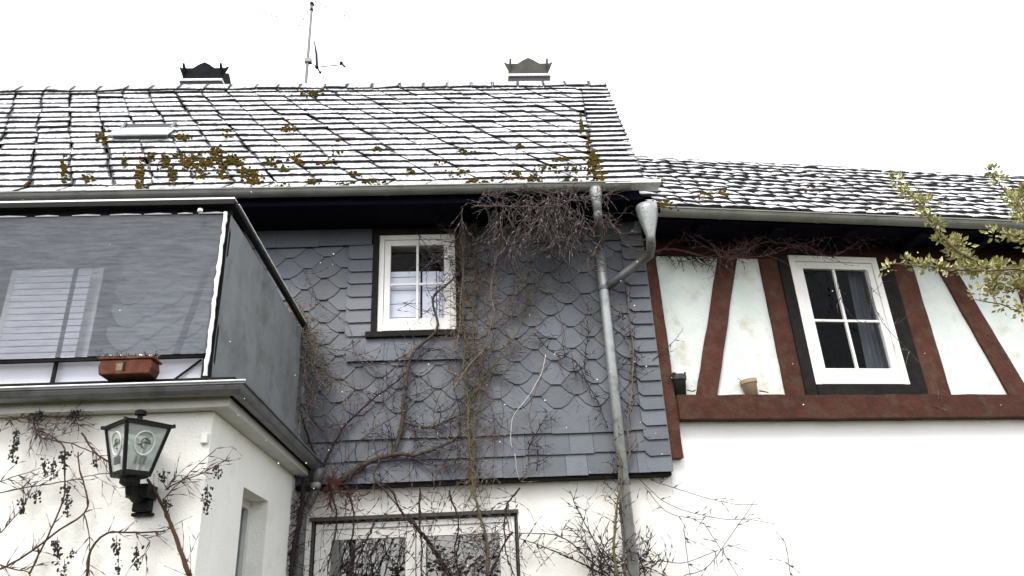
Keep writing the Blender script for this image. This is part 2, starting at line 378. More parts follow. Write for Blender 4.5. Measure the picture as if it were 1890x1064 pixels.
# bands beside and below the window, and the corner strip
zz = 4.05
while zz < 4.95:
    course(zz, zz+.13, -1.15, -.915, .25, 6.457, 6.478, slant=.03, over=.03)
    course(zz, zz+.13, -.075, .06, .25, 6.457, 6.478, over=.03); zz += .132
course(3.81, 4.045, -1.13, -.02, .36, 6.457, 6.478, over=.03)
zz = 2.73; ck = 0
while zz < 5.05:
    course(zz, zz+.135, 1.49, 1.712, .3, 6.452, 6.474, slant=.035, over=.02); zz += .136
course(4.985, 5.16, -6.8, -.93, .42, 6.462, 6.488, over=.02); course(4.985, 5.16, -.06, 1.49, .42, 6.462, 6.488, over=.02)
so_ = stuffmb.build('slates_behind_balcony', M_slate, clad); so_['kind'] = 'stuff'
# corner return (side of the cladding) and drip board under the slates
b = MB(); b.box((1.703, 6.46, 2.735), (1.716, 6.62, 5.16)); hb(b, 'corner_return', M_slate)
b = MB(); b.box((-1.5, 6.475, 2.70), (1.70, 6.578, 2.725)); hb(b, 'drip_board', M_casing)

# ---- windows
def window(parent, x0, x1, z0, z1, yf, T=None, fw=.045, sw=.05, vm=(), hm=(), glass=M_glass, fmat=M_white, leaves=1, mid=.09, mw=.022):
    """frame, sashes with muntins, one pane object each; yf = front face of frame; T maps local to world"""
    w_ = empty('window', parent=parent)
    if parent is house: w_.location = -house_loc
    fr = MB(T)
    fr.box((x0, yf, z0), (x0+fw, yf+.07, z1)); fr.box((x1-fw, yf, z0), (x1, yf+.07, z1))
    fr.box((x0+fw, yf, z1-fw), (x1-fw, yf+.07, z1)); fr.box((x0+fw, yf-.012, z0), (x1-fw, yf+.07, z0+fw*1.25))
    bevel(fr.build('frame', fmat, w_), .004)
    L_ = (x1-x0-2*fw)/leaves
    for l in range(leaves):
        a0, a1 = x0+fw+L_*l, x0+fw+L_*(l+1); c0, c1 = z0+fw*1.25, z1-fw
        s = MB(T); y0, y1 = yf+.012, yf+.055; g_ = .003
        s.box((a0+g_, y0, c0+g_), (a0+sw, y1, c1-g_)); s.box((a1-sw, y0, c0+g_), (a1-g_, y1, c1-g_))
        s.box((a0+sw, y0, c1-sw), (a1-sw, y1, c1-g_)); s.box((a0+sw, y0, c0+g_), (a1-sw, y1, c0+sw*1.1))
        xs = [a0+sw]+[v for v in vm if a0+sw < v < a1-sw]+[a1-sw]; zs = [c0+sw*1.1]+list(hm)+[c1-sw]
        for v in xs[1:-1]: s.box((v-mw/2, y0+.004, zs[0]), (v+mw/2, y1-.01, zs[-1]))
        for h in zs[1:-1]: s.box((xs[0], y0+.007, h-mw/2), (xs[-1], y1-.013, h+mw/2))
        bevel(s.build('sash', fmat, w_), .003)
        for p in range(len(xs)-1):
            for q in range(len(zs)-1):
                pn = MB(T); yy = yf+.034
                pn.face([pn.add(v) for v in ((xs[p], yy, zs[q]), (xs[p+1], yy, zs[q]), (xs[p+1], yy, zs[q+1]), (xs[p], yy, zs[q+1]))])
                pn.build('pane', glass, w_)
    return w_
w1 = window(house, -.86, -.13, 4.10, 5.10, 6.475, fw=.05, sw=.06, vm=[-.494], hm=[4.58])
bl = MB(); zz = 4.13
while zz < 4.74: bl.box((-.79, 6.56+.004*R.random(), zz), (-.47, 6.575, min(4.745, zz+.132))); zz += .14
zz = 4.13
while zz < 4.7: bl.box((-.45, 6.56, zz), (-.32, 6.575, zz+.2)); zz += .205
for k in range(5): bl.box((-.312+.026*k, 6.56+.012*(k % 2), 4.13), (-.29+.026*k, 6.58+.012*(k % 2), 4.74))
bl.build('blind', M_blind, w1)
rm = room(house, -.86, -.13, 4.1, 5.1, 6.87); rm.location = -house_loc
b = MB()
b.box((-.915, 6.448, 4.06), (-.862, 6.58, 5.16)); b.box((-.128, 6.448, 4.06), (-.075, 6.58, 5.16)); b.box((-.96, 6.425, 4.03), (-.04, 6.58, 4.085)); b.box((-.862, 6.452, 5.102), (-.128, 6.58, 5.16))
bevel(hb(b, 'window_casing', M_casing), .004)
# garden door
wd = window(house, -1.335, .33, .02, 2.43, 6.60, fw=.045, sw=.085, leaves=2, glass=M_glassdoor, fmat=M_white); wd.name = 'garden_door'
rm = room(house, -1.35, .35, .0, 2.45, 6.87, 2.0); rm.location = -house_loc
b = MB(); b.box((-1.385, 6.56, 2.452), (.365, 6.66, 2.482)); b.box((-1.36, 6.59, 0), (-1.345, 6.66, 2.451)); b.box((.34, 6.59, 0), (.355, 6.66, 2.451)); hb(b, 'door_surround', M_greydoor)
cu = MB()
for k in range(16): cu.tube([(-1.28+.035*k, 6.93+.02*(k % 2), .05), (-1.28+.035*k+.01, 6.93+.02*(k % 2), 2.38)], .02, 5)
hb(cu, 'curtain', M_curtain)
# balcony door with roller shutter
bd = window(house, -4.28, -3.44, 2.97, 4.84, 6.52, fw=.05, sw=.06); bd.name = 'balcony_door'
sh = MB(); zz = 3.05
while zz < 4.76: sh.box((-4.17, 6.43, zz), (-3.50, 6.447, zz+.052)); zz += .062
sh.build('roller_shutter', M_blind, bd)

# ---- soffit, fascia, roof
YE, ZE, YRG, ZRG = 5.98, 5.32, 7.10, 7.40
RL = math.hypot(YRG-YE, ZRG-ZE); vy, vz = (YRG-YE)/RL, (ZRG-ZE)/RL
def RT(u, v, w_): return (u, YE+vy*v-vz*w_, ZE+vz*v+vy*w_)
b = MB()
x = -7.0
while x < 1.6:
    b.box((x, 6.03, 5.19+R.uniform(0, .003)), (min(1.66, x+.6), 6.575, 5.215)); x += .605
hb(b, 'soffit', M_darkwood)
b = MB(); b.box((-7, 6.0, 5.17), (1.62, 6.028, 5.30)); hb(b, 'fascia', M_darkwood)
roof = empty('roof', parent=house); roof.location = -house_loc
b = MB(RT); b.box((-7, 0.0, -.05), (1.64, RL, -.004))
b.build('roof_deck', M_darkwood, roof)
b = MB(); pr = [(YRG, ZRG-.02), (8.35, 5.05), (8.35, 5.0), (8.25, 5.1), (YRG-.03, ZRG-.09)]
b.prism(pr, lambda u, v, t: (1.64-t, u, v), 8.6); b.build('rear_slope', M_slateedge, roof)

def tile(T, quad, w_lo, w_hi, th, rnd=.003):
    """quad: (u,v) corners lower-left, lower-right, upper-right, upper-left; top face carries the UVs"""
    mb = MB(T); j0 = R.uniform(-rnd, rnd); j1 = R.uniform(-rnd, rnd)
    ws = [w_lo+j0, w_lo+j1, w_hi, w_hi]
    a = [mb.add((u, v, w_+th)) for (u, v), w_ in zip(quad, ws)]; c = [mb.add((u, v, w_)) for (u, v), w_ in zip(quad, ws)]
    mb.cur = 0; mb.face(a, [(0, 0), (1, 0), (1, 1), (0, 1)]); mb.cur = 1; mb.face(c[::-1])
    for k in range(4): mb.face((a[k], c[k], c[(k+1) % 4], a[(k+1) % 4]))
    return mb
def join(dst, src):
    off = len(dst.v); dst.v += src.v
    for k, f in enumerate(src.f):
        dst.f.append(tuple(q+off for q in f)); dst.mi.append(src.mi[k])
        if k in src.uv: dst.uv[len(dst.f)-1] = src.uv[k]
def slope(u): return min(.8, max(.22, .3+.13*(u+5.3)))
def vergeU(v): return 1.21+.068*v
NRW = 19; RH = (RL-.02)/NRW
tiles = []
for r in range(NRW):            # r = 0 at the eave
    v0 = -.03+r*RH; v1 = v0+RH+.05
    cols = [-10.2+k*.285 for k in range(42)]
    for k in range(len(cols)-1):
        def U(c, v): return c+slope(c)*(2.33-v)+.006*math.sin(c*7+v*9)
        jx = R.uniform(-.014, .014); jz = R.uniform(-.013, .013)
        if r == 0:
            q = [(U(cols[k], v0+.16)-.10, v0), (U(cols[k+1], v0+.16)-.10, v0), (U(cols[k+1], v0+.16)+.03, v1), (U(cols[k], v0+.16)+.03, v1)]
        else:
            q = [(U(cols[k], v0)+jx, v0+jz), (U(cols[k+1], v0)+jx, v0+jz+R.uniform(-.006, .006)), (U(cols[k+1], v1)+jx, v1), (U(cols[k], v1)+jx, v1)]
        lim = vergeU(v0)+.06
        if q[0][0] > lim-.08 or q[1][0] < -5.6: continue
        q = [(min(u, lim), v) for u, v in q]
        q = [(q[0][0]+.003, q[0][1]), (q[1][0]-.003, q[1][1]), (q[2][0]-.003, q[2][1]), (q[3][0]+.003, q[3][1])]
        tiles.append((r, abs(q[0][0]), tile(RT, q, .03+R.uniform(-.003, .008), .006, .016, .006)))
for r in range(22):             # verge strip
    h = (RL+.04)/22; v0 = -.05+r*h; v1 = v0+h+.04; t_ = R.uniform(-.012, .016)
    q = [(vergeU(v0), v0-t_), (1.675+R.uniform(-.006, .006), v0+t_), (1.672, v1+t_), (vergeU(v1), v1)]
    if r in (0,): q[1] = (1.79, v0-.015)
    tiles.append((-1, 0, tile(RT, q, .047, .012, .016)))
tiles.sort(key=lambda t: (t[0], t[1]))
rest = MB()
for n, (r, u, mb) in enumerate(tiles):
    if n < 298: mb.build('roof_tile', [M_roofslate, M_slateedge], roof)
    else: join(rest, mb)
o = rest.build('upper_roof_tiles', [M_roofslate, M_slateedge], roof); o['kind'] = 'stuff'
x = -5.6
while x < 1.66:                 # ridge course
    wd_ = R.uniform(.24, .32); x2 = min(1.68, x+wd_)
    mb = tile(RT, [(x, RL-.12+R.uniform(-.022, .022)), (x2-.012, RL-.115+R.uniform(-.022, .022)), (x2-.002, RL+.02+R.uniform(0, .012)), (x, RL+.025+R.uniform(0, .012))], .042, .034, .02, .009)
    mb.build('ridge_tile', [M_ridgeslate, M_slateedge], roof); x = x2
# snow shelf board over the verge foot
b = MB(); b.box((1.28, 5.86, 5.268), (1.80, 6.02, 5.30)); hb(b, 'snow_ledge', M_snow)

# roof hatch, half open
ht = empty('roof_hatch', parent=house); ht.location = -house_loc
b = MB(RT); b.box((-3.55, 1.03, .02), (-3.02, 1.05, .085)); b.box((-3.55, 1.05, .02), (-3.52, 1.36, .07)); b.box((-3.05, 1.05, .02), (-3.02, 1.36, .07)); b.build('hatch_frame', M_zincdark, ht)
b = MB(RT); b.prism([(1.0, .092), (1.0, .108), (1.24, .062), (1.24, .048)], lambda v, w_, t: (-3.58+t, v, w_), .58); b.build('hatch_lid', M_snow, ht)
b = MB(RT); b.box((-3.52, 1.06, .04), (-3.05, 1.36, .05)); b.build('hatch_glass', M_slateblock, ht)
b = MB(RT)
for sx in (-1, 1):
    for k in range(4): b.prism([(1.06+.05*k, .02), (1.06+.05*k, .05-.004*k), (1.10+.05*k, .045-.004*k), (1.10+.05*k, .02)], lambda v, w_, t, sx=sx: ((-3.62 if sx < 0 else -3.01)+t, v, w_), .05)
b.build('hatch_flashing', M_zincdark, ht)

# gutters
def gutter(mb, line, zt, r=.062, outward=(0, -1), rib=.008):
    """half-round gutter along a polyline of (x,y) with mitred corner; outward = sign multipliers at the corner"""
    prof = [(r+.012, 0), (r+.012, .008)]
    prof = [(math.cos(t)*r, -math.sin(t)*r*1.05) for t in [math.pi*k/10 for k in range(11)]]
    inn = [(math.cos(t)*(r-.004), -math.sin(t)*(r-.004)*1.05) for t in [math.pi*k/10 for k in range(10, -1, -1)]]
    prof = [(r+.009, .004), (r+.009, -.008)]+prof+inn+[(r-.004, .004)]
    rings = []
    for (x, y, ox, oy) in line: rings.append([mb.add((x+ox*p, y+oy*p, zt+q)) for p, q in prof])
    n = len(prof)
    for k in range(len(rings)-1):
        for j in range(n): mb.face((rings[k][j], rings[k][(j+1) % n], rings[k+1][(j+1) % n], rings[k+1][j]))
    mb.face(rings[0]); mb.face(rings[-1][::-1]); return mb
gt = empty('gutter', parent=house); gt.location = -house_loc
gutter(MB(), [(-7, 5.925, 0, -1), (1.52, 5.925, 0, -1)], 5.285, .058).build('gutter_channel', M_zinc, gt)
for x in (-3.42, -2.1, -.75, .55, 1.36):
    gutter(MB(), [(x, 5.925, 0, -1), (x+.035, 5.925, 0, -1)], 5.2855, .062).build('gutter_joint', M_zinc, gt)
b = MB()
for k in range(60):
    x = -5.5+k*.115; b.blob((x+R.uniform(-.05, .05), 5.90, 5.288), R.uniform(.012, .024), .5)
b.build('gutter_snow', M_snow, gt)['kind'] = 'stuff'
# main downpipe
dp = empty('downpipe', parent=house); dp.location = -house_loc
b = MB(); b.lathe([(.04, -.22), (.043, -.12), (.062, -.0), (.062, .03)], (1.19, 5.925, 5.215), 16); b.build('outlet', M_pipe, dp, True)
p0 = Vector((1.19, 5.925, 5.0)); p1 = Vector((1.265, 6.39, 4.83))
b = MB(); b.tube([p0, p0+Vector((0, .01, -.05)), p0.lerp(p1, .2)+Vector((0, 0, -.03)), p0.lerp(p1, .8), p1+Vector((0, -.01, .02)), p1+Vector((0, 0, -.06))], .04, 12); b.build('swan_neck', M_zincdark, dp, True)
b = MB(); b.tube([(1.265, 6.39, 4.84), (1.262, 6.39, 4.45), (1.262, 6.39, 0.05)], [.046, .046, .046], 14); b.build('pipe', M_pipe, dp, True)
for z_ in (4.42, 2.62, 1.0):
    b = MB(); b.tube([(1.262, 6.39, z_), (1.262, 6.39, z_+.035)], .055, 14); b.box((1.25, 6.43, z_), (1.275, 6.60, z_+.03)); b.build('pipe_clip', M_zincdark, dp)
# chimneys
def chimney(x0, wd_, y0, ztop, mats, nm):
    c = empty('chimney', parent=house); c.location = -house_loc; zb = ztop-.47
    b = MB(); b.box((x0, y0, zb-1.6), (x0+wd_, y0+.5, zb+.16)); b.build('shaft', mats[0], c)
    b = MB(); b.box((x0-.015, y0-.02, zb+.165), (x0+wd_+.015, y0+.52, zb+.205)); bevel(b.build('snow_covered_ledge', M_snow, c), .01)
    n = 14; top = []
    for k in range(n+1):
        t = k/n; a = abs(2*t-1)
        h = .185+.1*max(0, 1-a/.5)**.6 if a < .5 else .19+.0*(a)
        if a > .93: h = .215
        top.append((t, h))
    for side in range(4):
        L_ = wd_-.02 if side % 2 == 0 else .46
        ol = [(0.02, 0), (L_-.02, 0)]+[(L_*t+(.0 if .1 < t < .9 else (t-.5)*.13), h) for t, h in reversed(top)]
        bx, by = x0+.01, y0+.02
        f = [lambda u, v, t: (bx+u, by+t, zb+.208+v), lambda u, v, t: (bx+wd_-.02-t, by+u, zb+.208+v), lambda u, v, t: (bx+u, by+.46-t, zb+.208+v), lambda u, v, t: (bx+t, by+u, zb+.208+v)][side]
        b = MB(); b.prism(ol, f, .025); b.build('crown_panel', mats[1], c)
    return c
chimney(.575, .52, 7.6, 8.27, (M_slateblock, M_chimneygrey), 'a')
c2 = chimney(-3.53, .50, 7.6, 8.24, (M_slateblock, M_chimneydark), 'b')

# =================================================================== TIMBER-FRAMED WING
th_ = empty('timber_framed_house', OR, TH)
tag(th_, 'half-timbered wing with red-brown beams, pale infill panels and snowy tiled roof', 'house')
LB = lambda mb, name, mats, par=None, sm=False: mb.build(name, mats, par or th_, sm)
W2 = (1.545, 2.53, 3.52, 4.885)
b = MB(); b.box((0.02, .022, 0), (7, .3, 3.185)); LB(b, 'lower_wall', M_plasterR)
LB(wall_holes(MB(), 'x', 0.02, 7, 3.39, 5.06, 0, .28, [W2]), 'infill_panel', M_infill)
b = MB(); b.box((6.8, .3, 0), (7, 3, 5.06)); b.box((0.02, 2.8, 0), (6.8, 3, 5.06)); LB(b, 'rear_wall', M_plasterR)
def beam(ol, d0, d1, name='beam', m_=M_beam):
    b = MB()
    # split long edges so that the timber can waver
    o2 = []
    for k in range(len(ol)):
        a, c = Vector(ol[k]), Vector(ol[(k+1) % len(ol)]); n = max(1, int((c-a).length/.14))
        for q in range(n):
            p = a.lerp(c, q/n)
            if q: p += Vector((R.uniform(-.0045, .0045), R.uniform(-.0045, .0045)))
            o2.append((p.x, p.y))
    b.prism(o2, lambda u, v, t: (u, d0+t, v), d1-d0); return LB(b, name, m_)
beam([(.131, 3.185), (6.9, 3.185), (6.9, 3.405), (.131, 3.405)], -.10, .02)
beam([(.0, 2.85), (.13, 2.85), (.13, 5.03), (.0, 5.03)], -.055, .02)
beam([(.345, 3.407), (.545, 3.407), (1.0, 4.85), (.80, 4.85)], -.028, .02)
beam([(1.235, 3.407), (1.42, 3.407), (1.47, 4.85), (1.235, 4.85)], -.03, .02)
beam([(2.70, 3.407), (2.955, 3.407), (2.945, 4.85), (2.70, 4.85)], -.03, .02)
beam([(3.60, 3.407), (3.84, 3.407), (3.43, 4.85), (3.225, 4.85)], -.028, .02)
beam([(4.12, 3.407), (4.36, 3.407), (4.36, 4.85), (4.12, 4.85)], -.03, .02)
beam([(5.3, 3.407), (5.5, 3.407), (5.5, 4.85), (5.3, 4.85)], -.03, .02)
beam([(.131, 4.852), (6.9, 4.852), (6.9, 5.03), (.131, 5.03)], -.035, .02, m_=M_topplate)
b = MB(); b.box((1.425, -.05, 3.41), (1.543, .02, 4.848)); b.box((2.532, -.05, 3.41), (2.697, .02, 4.848)); b.box((1.545, -.06, 3.412), (2.53, .02, 3.517))
bevel(LB(b, 'window_casing', M_casing), .005)
w2 = window(th_, *W2[:2], *W2[2:], -.05, fw=.065, sw=.075, vm=[2.025], hm=[4.18], mw=.026)
cu = MB()
for k in range(8): cu.tube([(2.24+.028*k, .12+.012*(k % 2), 3.6), (2.30+.02*k, .12+.012*(k % 2), 4.8)], .017, 5)
LB(cu, 'curtain', M_curtain)
rm = room(th_, 1.55, 2.52, 3.55, 4.85, .29)
# soffit, rafters, gutter
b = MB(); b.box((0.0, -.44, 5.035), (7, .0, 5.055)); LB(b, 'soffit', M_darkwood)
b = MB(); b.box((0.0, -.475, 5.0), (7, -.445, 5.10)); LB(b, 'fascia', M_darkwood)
for k in range(9):
    b = MB(); b.box((.45+k*.78, -.43, 4.955), (.56+k*.78, -.036, 5.033)); LB(b, 'rafter', M_darkwood)
gtr = empty('gutter', parent=th_)
gutter(MB(), [(0.02, -.54, 0, -1), (7, -.54, 0, -1)], 5.06, .062).build('gutter_channel', M_zinc, gtr)
for x in (.62, 1.62, 2.75, 4.3): gutter(MB(), [(x, -.54, 0, -1), (x+.03, -.54, 0, -1)], 5.0605, .066).build('gutter_joint', M_zinc, gtr)
hp = PR(1192, 400, -.56)
hs, hd = (hp-OR).dot(DR), -.56
b = MB()
b.lathe([(.036, -.34), (.042, -.26), (.088, -.08), (.1, .0), (.1, .05)], (hs+.02, hd, 5.03), 16); b.build('hopper', M_pipe, gtr, True)
# branch pipe from the hopper to the main downpipe (local coordinates)
def toL(p): p = Vector(p)-OR; return Vector((p.dot(DR), p.dot(NR), p.z))
a = Vector((hs+.02, hd, 4.74)); e_ = toL((1.262, 6.39, 4.43)); mid_ = toL(PY(1200, 470, 6.25))
b = MB(); b.tube([a+Vector((0, 0, .02)), a+Vector((0, .02, -.06)), mid_, mid_.lerp(e_, .5), e_], .043, 12); b.build('branch_pipe', M_zincdark, gtr, True)
# roof of the wing
DE, ZE2, DG, ZG = -.50, 5.10, 1.0, 6.68
L2 = math.hypot(DG-DE, ZG-ZE2); ay, az = (DG-DE)/L2, (ZG-ZE2)/L2
def RT2(u, v, w_): return (u, DE+ay*v-az*w_, ZE2+az*v+ay*w_)
rf2 = empty('roof', parent=th_)
b = MB(RT2); b.box((-.02, 0, -.05), (7, L2, -.006)); b.build('roof_deck', M_darkwood, rf2)
b = MB(); b.prism([(DG, ZG-.02), (3.0, 4.9), (3.0, 4.85), (DG-.03, ZG-.08)], lambda u, v, t: (t, u, v), 7); b.build('rear_slope', M_slateedge, rf2)
t2 = []; nr2 = 13; h2 = L2/nr2
for r in range(nr2):
    wav = R.uniform(0, .2)
    u = -.04+(.085 if r % 2 else 0)
    while u < 5.6:
        wd_ = R.uniform(.13, .21); v0 = -.04+r*h2+R.uniform(-.03, .03)+.022*math.sin(u*2.1+r*1.7); v1 = -.04+r*h2+h2+.07
        hump = R.uniform(.002, .022); mb = MB(RT2); n = 4; lo = []; hi = []; lb = []; tl = R.uniform(-.016, .016)
        for k in range(n+1):
            t = k/n; c = hump*math.sin(math.pi*t); uu = u+wd_*t
            lo.append(mb.add((uu, v0+.02*(2*t-1)**2, .034+c+tl*(t-.5)+.018))); hi.append(mb.add((uu, v1, .008+c*.7+.018))); lb.append(mb.add((uu, v0+.02*(2*t-1)**2, .034+c*.4-.006)))
        for k in range(n):
            mb.cur = 0; mb.face((lo[k], lo[k+1], hi[k+1], hi[k]), [(k/n, 0), ((k+1)/n, 0), ((k+1)/n, 1), (k/n, 1)])
            mb.cur = 1; mb.face((lb[k], lb[k+1], lo[k+1], lo[k]))
        t2.append((r, u, mb)); u += wd_+.004
t2.sort(key=lambda t: (t[0] if t[1] < 4.6 else 99, t[1])); rest = MB()
for n, (r, u, mb) in enumerate(t2):
    if n < 298: mb.build('roof_tile', [M_claytile, M_slateedge], rf2)
    else: join(rest, mb)
o = rest.build('upper_roof_tiles', [M_claytile, M_slateedge], rf2); o['kind'] = 'stuff'
u = -.05
while u < 6.8:
    wd_ = R.uniform(.3, .36); mb = MB(RT2)
    zz_ = R.uniform(-.006, .006)
    mb.tube([(u, L2, -.01+zz_), (u+wd_+.02, L2, -.005+zz_)], [.045, .05], 10); mb.build('ridge_tile', M_ridge, rf2); u += wd_

# =================================================================== ANNEXE (left wing)
ax_ = empty('flat_roofed_annexe', (-1.5, 4.32, 0))
tag(ax_, 'white rendered annexe with flat roof and zinc gutter at the left', 'building')
def ab(mb, name, mats, sm=False, par=None):
    o = mb.build(name, mats, par or ax_, sm)
    if par is None: o.location = (1.5, -4.32, 0)
    return o
b = MB(); b.box((-7, 4.32, 0), (-1.5, 4.5, 2.80)); ab(b, 'front_wall', M_plaster)
ab(wall_holes(MB(), 'y', 4.502, 6.575, 0, 2.80, -1.5, -1.68, [(5.04, 5.66, .9, 2.49)]), 'side_wall', M_plaster)
aw = empty('window', parent=ax_); aw.location = (1.5, -4.32, 0)
TS = lambda x, y, z: (-1.62-y, x, z)
b = MB(TS)
for bx in (((5.04, 0, .9), (5.10, .05, 2.49)), ((5.60, 0, .9), (5.66, .05, 2.49)), ((5.10, 0, 2.43), (5.60, .05, 2.49)), ((5.10, 0, .9), (5.60, .05, .96))): b.box(*bx)
b.build('frame', M_greywhite, aw)
b = MB(TS); b.face([b.add(p) for p in ((5.1, .03, .96), (5.6, .03, .96), (5.6, .03, 2.43), (5.1, .03, 2.43))]); b.build('pane', M_glassdoor, aw)
b = MB(TS); b.box((5.1, .10, .96), (5.6, .12, 2.43)); b.build('blind', M_greywhite, aw)
b = MB(); b.box((-7, 4.23, 2.803), (-1.39, 6.45, 2.93)); ab(b, 'roof_slab', M_greywhite)
b = MB(); b.box((-7, 4.19, 2.932), (-1.36, 6.45, 2.965)); ab(b, 'roof_edging', M_black)
b = MB(); b.box((-1.389, 4.235, 2.855), (-1.372, 6.45, 2.925)); ab(b, 'side_fascia', M_darkwood)
ag = empty('gutter', parent=ax_); ag.location = (1.5, -4.32, 0)
gutter(MB(), [(-7, 4.165, 0, -1), (-1.335, 4.165, 1, -1), (-1.335, 6.43, 1, 0)], 2.905, .055).build('gutter_channel', M_zincdark, ag)
b = MB(); b.tube([(-7, 4.098, 2.914), (-1.268, 4.098, 2.914)], .006, 6); b.build('gutter_snow', M_snow, ag)
b = MB(); b.lathe([(.04, -.16), (.045, -.05), (.05, 0)], (-1.31, 6.42, 2.86), 12); b.tube([(-1.31, 6.42, 2.72), (-1.36, 6.44, 2.6), (-1.42, 6.44, 2.5), (-1.42, 6.44, .05)], .04, 10); b.build('downpipe', M_zincdark, ag, True)
b = MB(); b.lathe([(.036, -.01), (.043, .0), (.043, .03), (.036, .035)], (-1.31, 6.37, 2.70), 12); b.build('outlet_collar', M_zinc, ag, True)
p = PY(398, 808, 4.3); b = MB(); b.box((-1.55, 4.295, p.z-.03), (-1.51, 4.318, p.z+.03)); bevel(ab(b, 'junction_box', M_white), .006)

# =================================================================== BALCONY SCREEN
bal = empty('balcony_railing', (-1.5, 4.2, 2.965))
tag(bal, 'balcony railing with grey mesh screens above the annexe gutter', 'railing')
BL = (1.5, -4.2, -2.965)
def bb(mb, name, mats, sm=False):
    o = mb.build(name, mats, bal, sm); o.location = BL; return o
# screen sheets, one per bay, with slight sag waves
def sheet(p0, p1, z0, z1, n=14, m_=8, amp=.006):
    b = MB(); p0, p1 = Vector(p0), Vector(p1); nn = Vector((-(p1-p0).y, (p1-p0).x)).normalized(); ids = {}
    for i in range(n+1):
        for j in range(m_+1):
            t, s_ = i/n, j/m_; q = p0.lerp(p1, t)+nn*amp*(math.sin(t*17+s_*3)+math.sin(s_*9+t*5))*.5
            ids[i, j] = b.add((q.x, q.y, z0+(z1-z0)*s_+.006*math.sin(t*9)*(1-s_)))
    for i in range(n):
        for j in range(m_): b.face((ids[i, j], ids[i+1, j], ids[i+1, j+1], ids[i, j+1]))
    return b
bb(sheet((-6.5, 4.205), (-1.53, 4.205), 3.115, 4.055), 'front_screen', M_screen, True)
bb(sheet((-1.5, 4.215), (-1.5, 6.44), 2.97, 4.05), 'side_screen', M_sidepanel, True)
b = MB(); b.box((-6.6, 4.16, 4.10), (-1.47, 4.235, 4.135)); b.box((-1.51, 4.236, 4.105), (-1.475, 6.45, 4.135)); bb(b, 'handrail', M_black)
b = MB(); b.box((-6.6, 4.165, 4.1365), (-1.475, 4.23, 4.15)); b.box((-1.515, 4.24, 4.1365), (-1.465, 6.4, 4.143)); bb(b, 'rail_snow', M_snow)
b = MB(); b.box((-6.6, 4.225, 4.03), (-1.56, 4.25, 4.095)); bb(b, 'upper_rail', M_black)
b = MB(); b.box((-6.6, 4.215, 3.10), (-1.56, 4.24, 3.122)); bb(b, 'lower_rail', M_casing)
b = MB(); _k = [(-1.528+R.uniform(-.004, .004), 4.19, 2.975+.03*q) for q in range(37)]
b.tube(_k, [R.uniform(.009, .015) for _ in _k], 6); bb(b, 'snowy_edge_post', M_snow)
b = MB(); x = -4.6
while x < -1.56:
    L_ = R.uniform(.05, .3); b.tube([(x, 4.2, 4.057), (x+L_*.5, 4.2, 4.060), (min(-1.54, x+L_), 4.2, 4.057)], [.003, .007, .003], 4); x += L_*R.uniform(1.0, 1.8)
bb(b, 'snow_on_screen_edge', M_snow)['kind'] = 'stuff'
b = MB(); b.box((-1.565, 4.225, 2.967), (-1.503, 4.255, 4.09)); bb(b, 'post', M_black)
for xx in (-2.42, -3.4, -4.4, -5.4):
    b = MB(); b.box((xx, 4.245, 2.967), (xx+.018, 4.263, 4.09)); bb(b, 'post', M_black)
a1, a2 = PY(305, 703, 4.30), PY(390, 480, 4.55)
b = MB(); b.bar((a1.x, a1.y, 2.967), a2, .03, .03, (1, 0, 0)); bb(b, 'brace', M_black)
a1, a2 = PY(315, 702, 4.27), PY(372, 664, 4.27)
b = MB(); b.bar((a1.x, a1.y, 2.967), a2, .01, .01, (1, 0, 0)); bb(b, 'stay', M_black)
a1, a2 = PY(160, 690, 4.3), PY(240, 440, 4.6)
b = MB(); b.bar((a1.x, a1.y, 2.967), a2, .012, .012, (1, 0, 0)); bb(b, 'stay', M_black)
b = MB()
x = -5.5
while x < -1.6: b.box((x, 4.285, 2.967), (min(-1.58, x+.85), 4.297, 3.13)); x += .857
bb(b, 'wall_standin_board', M_standin)  # added board, painted pale in place of the sky-bright wall further back
p = PY(371, 391, 4.17); b = MB(); b.blob((p.x, 4.155, p.z), .018); bb(b, 'snow_lump', M_snow)

# planter on the roof edge
p0, p1 = PY(184, 705, 4.12), PY(281, 700, 4.12)
pl = empty('planter_box', ((p0.x+p1.x)/2, 4.13, 2.966))
tag(pl, 'reddish brown planter box with a pale patch on the annexe roof edge', 'planter')
hw = (p1.x-p0.x)/2
b = MB(); b.prism([(-hw+.004, 0), (hw-.01, 0), (hw+.004, .04), (hw-.006, .086), (-hw+.006, .084), (-hw-.006, .05)], lambda u, v, t: (u, -.05+t, v), .12); bevel(b.build('box', M_terracotta, pl), .006)
b = MB(); b.box((-hw-.008, -.058, .0865), (hw+.008, .075, .10)); bevel(b.build('rim', M_terracotta, pl), .004)
b = MB(); b.box((-hw+.095, -.052, .02), (-hw+.13, -.0505, .062)); b.build('pale_patch', M_label, pl)
b = MB(); b.box((-hw+.132, -.053, .018), (-hw+.145, -.0505, .07)); b.build('dark_slot', M_black, pl)
b = MB()
for k in range(90):
    x = R.uniform(-hw, hw); b.tube([(x, R.uniform(-.06, .05), .09), (x+R.uniform(-.04, .04), R.uniform(-.07, .05), .105+R.uniform(0, .025))], [.004, .002], 3)
b.build('dried_plants', M_pale, pl)['kind'] = 'stuff'
b = MB()
for k in range(4): b.blob((R.uniform(-hw, hw), R.uniform(-.06, 0), .107), R.uniform(.006, .012), .6)
b.build('snow_crumbs', M_snow, pl)['kind'] = 'stuff'

